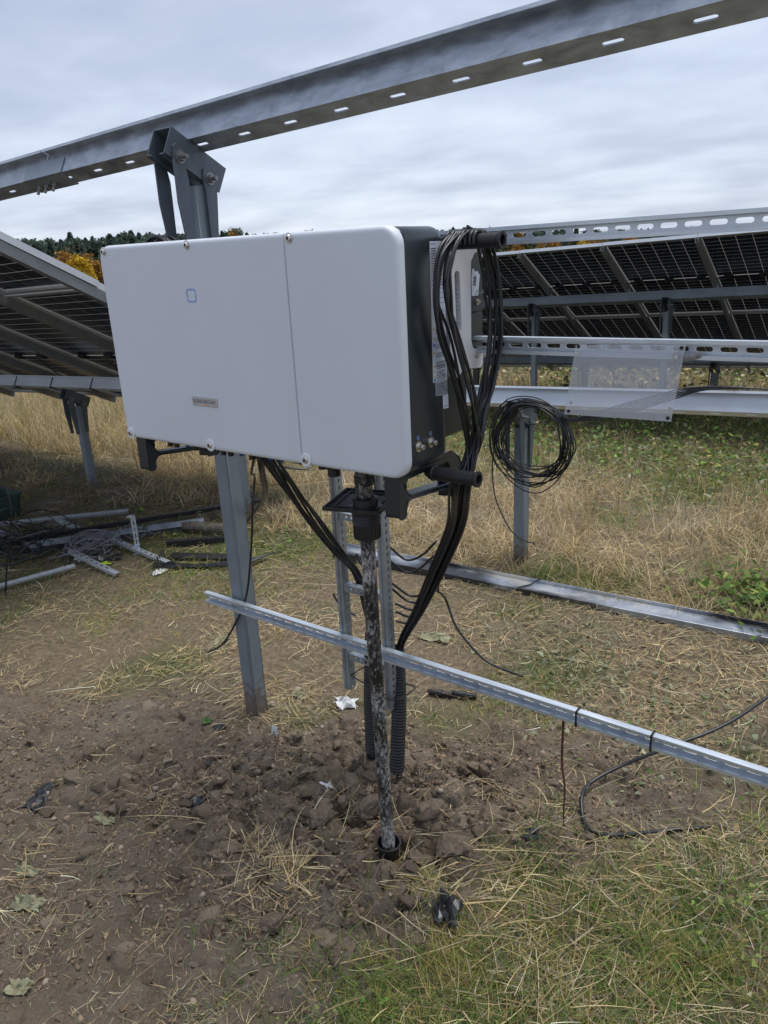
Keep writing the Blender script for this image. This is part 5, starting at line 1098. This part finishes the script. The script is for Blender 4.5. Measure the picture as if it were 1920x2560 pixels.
# ================================================================ GRASS, STRAW, WEEDS
def ribbons(P, ang, length, width, lift, curl, col, seg=3, flat=0.0, side=None):
    """P (n,3); ang heading; lift = elevation angle at the root; curl = change of elevation along the blade; flat 1 = lies face up"""
    n_ = len(P); k = np.arange(seg + 1) / seg
    el = lift[:, None] + curl[:, None] * k[None, :]; az = ang[:, None] + (side[:, None] * k[None, :] if side is not None else 0)
    st = (length / seg)[:, None]
    dx = np.cos(el) * np.cos(az) * st; dy = np.cos(el) * np.sin(az) * st; dzz = np.sin(el) * st
    z0 = np.zeros((n_, 1)); cx = P[:, :1] + np.concatenate([z0, np.cumsum(dx[:, :-1], 1)], 1); cy = P[:, 1:2] + np.concatenate([z0, np.cumsum(dy[:, :-1], 1)], 1); cz = P[:, 2:3] + np.concatenate([z0, np.cumsum(dzz[:, :-1], 1)], 1)
    tp = width[:, None] * (1 - 0.75 * k[None, :] ** 1.5) * 0.5
    tw = rng.uniform(-0.6, 0.6, n_)[:, None] if flat else rng.uniform(-0.9, 0.9, n_)[:, None]
    sx, sy, sz = -np.sin(az) * np.cos(tw), np.cos(az) * np.cos(tw), np.sin(tw) + 0 * az
    A_ = np.stack([cx + sx * tp, cy + sy * tp, cz + sz * tp], -1); B_ = np.stack([cx - sx * tp, cy - sy * tp, cz - sz * tp], -1)
    co_ = np.stack([A_, B_], 2).reshape(-1, 3); b = (np.arange(n_) * (seg + 1) * 2)[:, None] + (np.arange(seg) * 2)[None, :]; b = b.ravel()
    fc = np.stack([b, b + 2, b + 3, b + 1], 1); cl_ = np.repeat(col, (seg + 1) * 2, 0)
    return co_, fc, cl_
class Field:
    def __init__(s): s.c, s.f, s.k, s.n = [], [], [], 0
    def add(s, co_, fc, cl_): s.c.append(co_); s.f.append(fc + s.n); s.k.append(cl_); s.n += len(co_)
    def build(s, name, label):
        o_ = bpy.data.objects.new(name, np_mesh(name, np.concatenate(s.c), np.concatenate(s.f), M['blade'], np.concatenate(s.k))); COL.objects.link(o_); return tag(o_, label, None, None, 'stuff')
def scatter(n_, r0, r1, spread=R(34), pw=1.0):
    r_ = np.exp(rng.uniform(np.log(r0), np.log(r1), n_)); th = 0.6475 + rng.uniform(-spread, spread, n_)
    return CAM.x - r_ * np.sin(th), CAM.y + r_ * np.cos(th), r_
def pal(n_, cols, w_=None, v=0.22):
    c_ = np.array(cols)[rng.choice(len(cols), n_, p=w_)]; return np.clip(c_ * np.exp(rng.normal(0, v, (n_, 1))), 0.005, 0.8)
DRY = [(0.56, 0.43, 0.23), (0.46, 0.345, 0.17), (0.62, 0.51, 0.33), (0.29, 0.21, 0.11), (0.38, 0.325, 0.22)]
GREEN = [(0.095, 0.18, 0.033), (0.15, 0.235, 0.05), (0.065, 0.125, 0.03), (0.22, 0.26, 0.07)]
YEL = [(0.30, 0.26, 0.08), (0.36, 0.27, 0.09), (0.22, 0.22, 0.07)]
WILT = [(0.17, 0.19, 0.11), (0.23, 0.25, 0.16), (0.13, 0.14, 0.07), (0.28, 0.27, 0.17)]
def zpos(x, y): return ground_z(x, y, False)
def shade_zone(x, y): return sstep(-2.2, -2.9, x) * (1 - sstep(2.6, 3.6, y)) * sstep(0.9, 1.5, y)
def greenness(x, y):
    n_ = fbm(x * 1.1, y * 1.1, 4, 33)
    g = sstep(0.47, 0.60, n_)
    g = np.maximum(g, sstep(3.7, 5.0, y + 2.8 * (n_ - 0.5)) * 0.95 * (1 - sstep(8, 10, y)))
    g = np.maximum(g, 0.9 * np.exp(-(((x - 0.0) / 0.5) ** 2 + ((y - 2.28) / 0.16) ** 2)))
    g = np.maximum(g, np.exp(-(((x - 0.9) / 0.35) ** 2 + ((y - 2.4) / 0.3) ** 2)))
    g = np.maximum(g, 0.75 * np.exp(-(((x + 3.3) / 1.3) ** 2 + ((y - 1.75) / 0.5) ** 2)))
    g = np.maximum(g, 0.8 * np.exp(-(((x - 1.0) / 0.4) ** 2 + ((y - 0.25) / 0.45) ** 2)))
    g = np.maximum(g, 0.9 * np.exp(-(((x - 0.62) / 0.2) ** 2 + ((y + 0.33) / 0.14) ** 2)))
    return np.clip(g, 0, 1)
# 1 straw litter lying everywhere
litter = Field()
x, y, r_ = scatter(150000, 1.0, 16)
mud = mudmask(x, y); pn = fbm(x * 2.7 + 9, y * 2.7, 4, 44); gn = greenness(x, y)
clump = sstep(0.5, 0.72, fbm(x * 4.5, y * 4.5, 3, 46))
keep = rng.random(len(x)) < np.where(mud > 0.5, 0.11 + 0.36 * clump ** 2, (0.12 + 0.75 * sstep(0.40, 0.58, pn)) * (1 - 0.45 * gn) * np.where(y < 2.0, 0.8, 1) * np.where((y < 0.5) & (x > 0.3), 0.75 * sstep(0.42, 0.58, fbm(x * 5, y * 5, 3, 49)) + 0.08, 1))
x, y, r_, mud, gn = x[keep], y[keep], r_[keep], mud[keep], gn[keep]; n_ = len(x)
ln = np.clip(rng.lognormal(np.log(0.055), 0.55, n_), 0.015, 0.32) * np.where(mud > 0.5, 0.5, 1 + 0.5 * np.clip((r_ - 3) / 4, 0, 1)) * np.where(rng.random(n_) < 0.02, 2.0, 1)
wd = (0.0017 + 0.00055 * np.clip(r_ - 1.8, 0, 8)) * rng.uniform(0.6, 1.35, n_)
colr = pal(n_, DRY, [0.26, 0.24, 0.2, 0.16, 0.14]) * (1 - 0.1 * mud[:, None])
gm = rng.random(n_) < 0.16 + 0.25 * gn + 0.35 * sstep(0.52, 0.62, fbm(x * 2.1 + 3, y * 2.1, 3, 48)); colr[gm] = pal(gm.sum(), WILT)
lift = np.abs(rng.normal(0, 0.10, n_)) + 0.02 + np.where((y > 2.3) & (rng.random(n_) < 0.5), rng.uniform(0, 0.5, n_), 0)
litter.add(*ribbons(np.stack([x, y, zpos(x, y) + rng.uniform(0.0015, 0.009, n_) + np.where(mud > 0.5, 0.002, rng.uniform(0, 0.012, n_))], 1), rng.uniform(0, 6.283, n_), ln, wd, lift, -lift * 2 + rng.normal(0, 0.15, n_), colr, 3, 1.0, rng.normal(0, 0.5, n_)))
# long stalks in the foreground
for cx, cy, sx, sy, cnt, hd, hs in ((0.80, 0.02, 0.30, 0.25, 520, 0.9, 0.8), (0.95, 0.3, 0.3, 0.3, 260, 0.4, 1.0), (-0.2, -0.1, 0.7, 0.45, 110, 0.3, 1.3), (0.14, -0.19, 0.075, 0.055, 420, 2.2, 0.9), (0.62, 0.16, 0.10, 0.10, 90, 0.8, 0.5), (-0.55, -0.62, 0.13, 0.08, 110, 0.2, 0.5), (0.42, 0.35, 0.45, 0.4, 130, 0.5, 1.4), (-0.90, 0.45, 0.16, 0.12, 200, 1.2, 0.5)):
    x, y = rng.normal(cx, sx, cnt), rng.normal(cy, sy, cnt); ln = np.clip(rng.lognormal(np.log(0.105 if cx > 0.4 else 0.075), 0.5, cnt), 0.03, 0.32)
    lift = np.abs(rng.normal(0.03, 0.09, cnt)); litter.add(*ribbons(np.stack([x, y, zpos(x, y) + rng.uniform(0.004, 0.03, cnt)], 1), rng.normal(hd, hs, cnt), ln, rng.uniform(0.0014, 0.0034, cnt), lift, -lift * 1.7 + rng.normal(0, 0.12, cnt), pal(cnt, DRY + [(0.20, 0.165, 0.14)], None, 0.25), 4, 1.0, rng.normal(0, 0.5, cnt)))
litter.build('straw_litter', 'dry straw and cut stalks strewn over the soil and the mown field')
# 2 grass: dry tufts, green tufts
dry = Field(); grn = Field()
def tufts(fld, x, y, per, hgt, wd0, cols, spread=0.02, lean=0.6, v=0.22, el=(0.6, 1.45), curl=(-1.3, -0.3), seg=3):
    n_ = len(x); X_ = np.repeat(x, per) + rng.normal(0, 1, n_ * per) * np.repeat(spread * np.ones(n_) if np.isscalar(spread) else spread, per); Y_ = np.repeat(y, per) + rng.normal(0, 1, n_ * per) * np.repeat(spread * np.ones(n_) if np.isscalar(spread) else spread, per)
    H_ = np.repeat(hgt, per) * rng.uniform(0.45, 1.15, n_ * per); W_ = np.repeat(wd0, per) * rng.uniform(0.7, 1.3, n_ * per); a0 = np.repeat(rng.uniform(0, 6.283, n_), per)
    ang = a0 + rng.normal(0, 1.4, n_ * per); l_ = rng.uniform(el[0], el[1], n_ * per)
    cb = np.repeat(pal(n_, cols, None, 0.12), per, 0) * np.exp(rng.normal(0, v, (n_ * per, 1)))
    fld.add(*ribbons(np.stack([X_, Y_, zpos(X_, Y_) - 0.004], 1), ang, H_, W_, l_, rng.uniform(curl[0], curl[1], n_ * per), cb, seg))
x, y, r_ = scatter(10500, 3.2, 15)
mask = (mudmask(x, y) < 0.2) & (y > 2.15) & (rng.random(len(x)) < (1 - greenness(x, y)) * (0.35 + 0.65 * sstep(0.4, 0.6, fbm(x * 1.3, y * 1.3, 3, 66))) * np.where(y > 6.2, 0.7, 1))
x, y, r_ = x[mask], y[mask], r_[mask]; tall = np.where((y > 2.9) & (x < -3), 1.9, 1.0) * np.where(y > 8.5, 1.7, 1)
tufts(dry, x, y, 10, (0.10 + 0.12 * rng.random(len(x))) * tall, 0.0018 + 0.0006 * r_, DRY, 0.035 + 0.006 * r_, el=(0.15, 1.2), curl=(-1.0, -0.1))
x, y, r_ = scatter(520, 3.9, 7.5); mk = (y > 2.5) & (mudmask(x, y) < .1); x, y, r_ = x[mk], y[mk], r_[mk]
tufts(dry, x, y, 9, 0.18 + 0.18 * rng.random(len(x)), 0.0034 + 0 * x, DRY, 0.02, el=(1.0, 1.5), curl=(-0.7, -0.1))
x = rng.uniform(-13, -3.5, 1500); y = rng.uniform(3.2, 7.5, 1500); tufts(dry, x, y, 12, 0.25 + 0.30 * rng.random(1500), 0.006 + 0 * x, DRY + YEL[:1], 0.07, el=(0.8, 1.5), curl=(-0.8, -0.1))
x = rng.uniform(-8, 3, 900); y = rng.uniform(8.0, 12.5, 900); tufts(dry, x, y, 12, 0.22 + 0.30 * rng.random(900), 0.007 + 0 * x, DRY + YEL[:1], 0.08, el=(0.8, 1.5), curl=(-0.8, -0.1))
dry.build('dry_grass', 'golden dry grass tufts matted over the field')
x, y, r_ = scatter(34000, 1.0, 15)
g = greenness(x, y); mk = (rng.random(len(x)) < g ** 1.2 * 0.9) & (mudmask(x, y) < 0.35) & ((np.abs(y - 2.0) > 0.1) | (x < -1.4)); x, y, r_, g = x[mk], y[mk], r_[mk], g[mk]
tufts(grn, x, y, 6, np.where(y > 4, 0.10, 0.045) * (0.6 + 0.9 * rng.random(len(x))), 0.0018 + 0.0006 * r_, GREEN + YEL[:2], 0.016 + 0.006 * r_, el=(0.3, 1.4), curl=(-1.2, -0.2))
for cx, cy, s_, cnt, h_, cols in ((-0.17, 2.33, 0.07, 30, 0.12, GREEN), (0.20, 2.36, 0.14, 46, 0.11, GREEN), (0.0, 2.25, 0.16, 40, 0.08, GREEN), (0.27, 1.73, 0.06, 9, 0.12, WILT), (0.17, 1.62, 0.05, 7, 0.10, WILT), (1.10, 0.16, 0.07, 22, 0.13, YEL + GREEN), (1.28, 0.40, 0.12, 40, 0.07, GREEN), (0.70, 0.30, 0.06, 22, 0.06, GREEN), (0.62, -0.33, 0.13, 150, 0.055, GREEN + YEL), (0.90, -0.15, 0.22, 150, 0.06, GREEN + YEL), (0.75, -0.25, 0.25, 160, 0.05, GREEN + WILT), (1.25, 0.5, 0.15, 120, 0.06, GREEN), (0.30, -0.42, 0.10, 26, 0.05, GREEN + WILT), (1.05, 0.05, 0.25, 170, 0.07, YEL + GREEN), (0.55, -0.30, 0.07, 90, 0.06, GREEN), (0.85, -0.28, 0.10, 90, 0.055, GREEN), (1.22, 0.22, 0.08, 70, 0.08, YEL + GREEN), (0.72, -0.10, 0.06, 60, 0.06, YEL), (0.80, 0.15, 0.2, 90, 0.06, YEL + GREEN), (0.66, 0.62, 0.10, 40, 0.035, GREEN + YEL), (0.50, -0.05, 0.05, 12, 0.06, YEL), (-0.45, -0.52, 0.14, 24, 0.04, WILT), (0.95, 1.0, 0.16, 40, 0.05, GREEN + WILT), (1.12, 1.3, 0.2, 40, 0.05, WILT), (0.33, 0.0, 0.02, 3, 0.05, GREEN), (-0.75, 0.55, 0.1, 10, 0.05, GREEN + YEL)):
    x, y = rng.normal(cx, s_, cnt), rng.normal(cy, s_, cnt); tufts(grn, x, y, 9, h_ * (0.6 + 0.8 * rng.random(cnt)), 0.0022 + 0 * x, cols, 0.018, el=(0.3, 1.4), curl=(-1.5, -0.3), seg=4)
grn.build('green_grass', 'patches of short green and yellowing grass in the field')
# 3 broad-leaved weeds: small leaf faces
def leaves(fld, x, y, z, size, cols, v=0.25):
    n_ = len(x); a0 = rng.uniform(0, 6.283, n_); el = rng.normal(0.25, 0.45, n_)
    fld.add(*ribbons(np.stack([x, y, z], 1), a0, size, size * rng.uniform(0.55, 0.95, n_), el, rng.uniform(-0.9, 0.2, n_), pal(n_, cols, None, v), 2, 1.0))
wd_ = Field()
for cx, cy, sx, sy, cnt, h_, s_, cols in ((0.88, 2.50, 0.15, 0.12, 380, 0.055, 0.034, GREEN), (1.15, 2.55, 0.22, 0.22, 450, 0.07, 0.036, GREEN), (1.30, 0.42, 0.14, 0.16, 300, 0.035, 0.013, GREEN + WILT), (0.60, 1.45, 0.35, 0.25, 420, 0.01, 0.021, WILT + DRY[3:4]), (0.95, 1.15, 0.25, 0.2, 300, 0.012, 0.018, WILT + GREEN[:1]), (0.72, 0.32, 0.05, 0.06, 40, 0.03, 0.010, GREEN), (0.62, -0.36, 0.10, 0.08, 70, 0.025, 0.011, GREEN), (1.15, 0.15, 0.2, 0.2, 90, 0.03, 0.010, GREEN), (0.4, 5.2, 1.0, 0.6, 1500, 0.06, 0.034, GREEN + WILT), (-1.0, 5.8, 1.4, 0.7, 1700, 0.06, 0.038, GREEN + WILT), (-2.2, 1.95, 0.5, 0.2, 60, 0.04, 0.03, GREEN), (-3.3, 2.35, 0.7, 0.4, 60, 0.05, 0.04, GREEN), (0.35, 1.42, 0.12, 0.1, 70, 0.015, 0.024, WILT)):
    x, y = rng.normal(cx, sx, cnt), rng.normal(cy, sy, cnt); leaves(wd_, x, y, zpos(x, y) + np.abs(rng.normal(0, h_, cnt)) + 0.006, s_ * rng.uniform(0.5, 1.4, cnt), cols)
x, y, r_ = scatter(16000, 6.5, 17); g = sstep(0.42, 0.6, fbm(x * 0.9, y * 0.9, 3, 99)); mk = (y > 5.0) & (x > -5) & (rng.random(len(x)) < 0.15 + 0.85 * g); x, y, r_, g = x[mk], y[mk], r_[mk], g[mk]
leaves(wd_, x, y, zpos(x, y) + np.abs(rng.normal(0, 0.16, len(x))) * np.where(y > 9, 2.2, 0.5), (0.028 + 0.03 * rng.random(len(x))) * np.where(y > 8, 2.0, 1), GREEN + WILT[:3] + DRY[3:4] + YEL[:1])
x = rng.uniform(-9, 3, 6000); y = rng.uniform(10.2, 13.0, 6000); leaves(wd_, x, y, zpos(x, y) + np.abs(rng.normal(0, 0.38, len(x))) * (0.5 + fbm(x * 0.8, y * 0.8, 3, 17)), 0.04 + 0.06 * rng.random(len(x)), GREEN + WILT[:3] + DRY + YEL[:1])
pass
wd_.build('weeds', 'leafy green and wilted weeds in clumps between the rows')

# ================================================================ FOREST
def tree_mesh(kind, seed):
    rr_ = np.random.default_rng(seed); n_ = 1500 if kind == 'birch' else 1300; H = 1.0
    if kind == 'spruce':
        t_ = rr_.random(n_) ** 0.75; z = 0.16 + 0.86 * (1 - t_); wh = np.floor(z * 15) / 15; rad = (1.02 - z) ** 0.85 * 0.22 * (0.55 + 0.6 * rr_.random(n_)) + 0.006; a_ = rr_.uniform(0, 6.283, n_); x, y = rad * np.cos(a_), rad * np.sin(a_); z = z - rad * 0.35; cols = [(0.080, 0.118, 0.092), (0.105, 0.145, 0.110), (0.062, 0.094, 0.076)]; s_ = 0.055  # needle colours lightened and blued: distance haze put into the foliage
    elif kind == 'pine':
        cl_ = rr_.random((26, 3)); c0 = np.stack([(cl_[:, 0] - 0.5) * 0.42, (cl_[:, 1] - 0.5) * 0.42, 0.42 + 0.52 * cl_[:, 2]], 1); c0[:, :2] *= (1.25 - c0[:, 2:])
        i_ = rr_.integers(0, 26, n_); p_ = c0[i_] + rr_.normal(0, 0.040, (n_, 3)) * np.array([1.2, 1.2, 0.7]); x, y, z = p_.T; cols = [(0.095, 0.132, 0.100), (0.120, 0.155, 0.115), (0.074, 0.104, 0.084)]; s_ = 0.05  # same haze tint mixed into the pine greens
    else:
        cl_ = rr_.normal(0, 1, (34, 3)); c0 = cl_ / np.linalg.norm(cl_, axis=1)[:, None] * (0.35 + 0.65 * rr_.random((34, 1))) * np.array([0.19, 0.19, 0.38]) + np.array([0, 0, 0.58])
        i_ = rr_.integers(0, 34, n_); p_ = c0[i_] + rr_.normal(0, 0.045, (n_, 3)); x, y, z = p_.T; s_ = 0.042
        cols = {'birch': [(0.50, 0.33, 0.03), (0.58, 0.40, 0.04), (0.40, 0.24, 0.03)], 'orange': [(0.30, 0.155, 0.035), (0.36, 0.20, 0.05), (0.22, 0.12, 0.035)], 'olive': [(0.13, 0.12, 0.045), (0.17, 0.14, 0.05), (0.10, 0.09, 0.04)], 'bare': [(0.16, 0.12, 0.09), (0.20, 0.15, 0.11)]}[kind]
        if kind == 'bare': k_ = n_ // 2; x, y, z = x[:k_], y[:k_], z[:k_]; n_ = k_; s_ = 0.025
    c_ = np.array(cols)[rr_.integers(0, len(cols), n_)] * np.exp(rr_.normal(0, 0.25, (n_, 1)))
    ax = rr_.normal(0, 1, (n_, 3)); ax /= np.linalg.norm(ax, axis=1)[:, None]; bx = np.cross(ax, rr_.normal(0, 1, (n_, 3))); bx /= np.linalg.norm(bx, axis=1)[:, None]
    P_ = np.stack([x, y, z], 1); s2 = s_ * rr_.uniform(0.5, 1.2, (n_, 1)); co_ = np.stack([P_ + ax * s2, P_ + bx * s2 * 0.7, P_ - (ax + bx) * s2 * 0.6], 1).reshape(-1, 3); fc = np.arange(n_ * 3).reshape(-1, 3)
    crown = np_mesh('crown', co_, fc, M['treeleaf'], np.repeat(c_, 3, 0), smooth=False)
    mb = MB(); mb.tube([(0, 0, -0.05), (0.004, 0.003, 0.3), (-0.003, 0.004, 0.7), (0, 0, 0.98)], [0.016, 0.013, 0.008, 0.003], 7)
    for k in range(7): a_ = k * 2.4; z0 = 0.35 + 0.08 * k; mb.tube([(0, 0, z0), (0.12 * math.cos(a_) * (1.1 - z0), 0.12 * math.sin(a_) * (1.1 - z0), z0 + 0.06)], [0.005, 0.002], 4)
    return crown, mb.mesh('trunk', M['trunk'], 60)
TREES = {k: [tree_mesh(k, 500 + 10 * i + j) for j in range(3)] for i, k in enumerate(('spruce', 'pine', 'birch', 'orange', 'olive', 'bare'))}
TL = {'spruce': ('spruce_tree', 'dark spruce standing in the distant forest edge', 'dark spruces'), 'pine': ('pine_tree', 'dark pine standing in the distant forest edge', 'dark pines'), 'birch': ('birch_tree', 'bright yellow autumn tree at the distant forest edge', 'yellow autumn trees'), 'orange': ('autumn_tree', 'orange-brown autumn tree at the distant forest edge', 'orange autumn trees'), 'olive': ('leafy_tree', 'dull olive autumn tree at the distant forest edge', 'olive autumn trees'), 'bare': ('bare_tree', 'nearly bare brownish tree at the distant forest edge', 'bare trees')}
tr = random.Random(21)
def plant_tree(kind, ang, dist, h_):
    x_, y_ = CAM.x - dist * math.sin(ang), CAM.y + dist * math.cos(ang)
    z_ = float(base_h(np.array(x_), np.array(y_)) + sstep(60, 420, np.array(y_)) * 4.0); nm_, lb, gr = TL[kind]
    r = thing(nm_, lb, 'tree', (x_, y_, z_), gr); r.scale = (h_, h_, h_); r.rotation_euler = (0, 0, tr.uniform(0, 6.28)); cr, tk_ = tr.choice(TREES[kind])
    obj('crown', cr, None, r, local=True); obj('trunk', tk_, None, r, local=True); return r
F_ = 1900 / 2560 * 2212                               # focal length in the same units as px below
def bearing(px): return 0.6475 - math.atan((px - 829.5) / F_ * 0.96)
# target height of the tree line above the eye, in radians, over the bearing
def crest(px): return np.interp(px, [-150, 60, 200, 330, 500, 800, 1100, 1260, 1400, 1700], [0.030, 0.032, 0.034, 0.034, 0.034, 0.026, 0.020, 0.017, 0.010, 0.009]).item()
for row, (d0, d1, cnt, k_) in enumerate(((180, 200, 120, 1.0), (150, 170, 90, 0.90), (120, 140, 50, 0.55), (95, 110, 34, 0.22))):
    for i in range(cnt):
        px = -150 + 1850 * (i + tr.uniform(-0.4, 0.4)) / cnt; d_ = tr.uniform(d0, d1); x_, y_ = CAM.x - d_ * math.sin(bearing(px)), CAM.y + d_ * math.cos(bearing(px))
        zb = float(base_h(np.array(x_), np.array(y_)) + sstep(60, 420, np.array(y_)) * 4.0); h_ = (CAM.z - zb + crest(px) * k_ * d_ * tr.uniform(0.86, 1.10))
        kind = tr.choices(('spruce', 'pine', 'birch', 'orange', 'olive', 'bare'), ((5, 6, 0.3, 0.8, 0.6, 0.7), (4, 5, 0.5, 1.2, 1, 0.5), (2, 2, 1, 3, 2, 0.6), (0.1, 0.1, 1.5, 3, 2.0, 0.3))[row])[0]
        plant_tree(kind, bearing(px), d_, h_)
for px, d_, hh, kind in ((205, 78, 0.016, 'birch'), (190, 82, 0.018, 'orange'), (172, 84, 0.020, 'orange'), (150, 86, 0.008, 'orange'), (222, 80, 0.014, 'birch'), (1292, 90, -0.012, 'birch'), (1325, 92, -0.014, 'birch'), (1350, 92, -0.014, 'orange')):
    x_, y_ = CAM.x - d_ * math.sin(bearing(px)), CAM.y + d_ * math.cos(bearing(px)); zb = float(base_h(np.array(x_), np.array(y_)) + sstep(60, 420, np.array(y_)) * 4.0)
    plant_tree(kind, bearing(px), d_, CAM.z - zb + hh * d_)
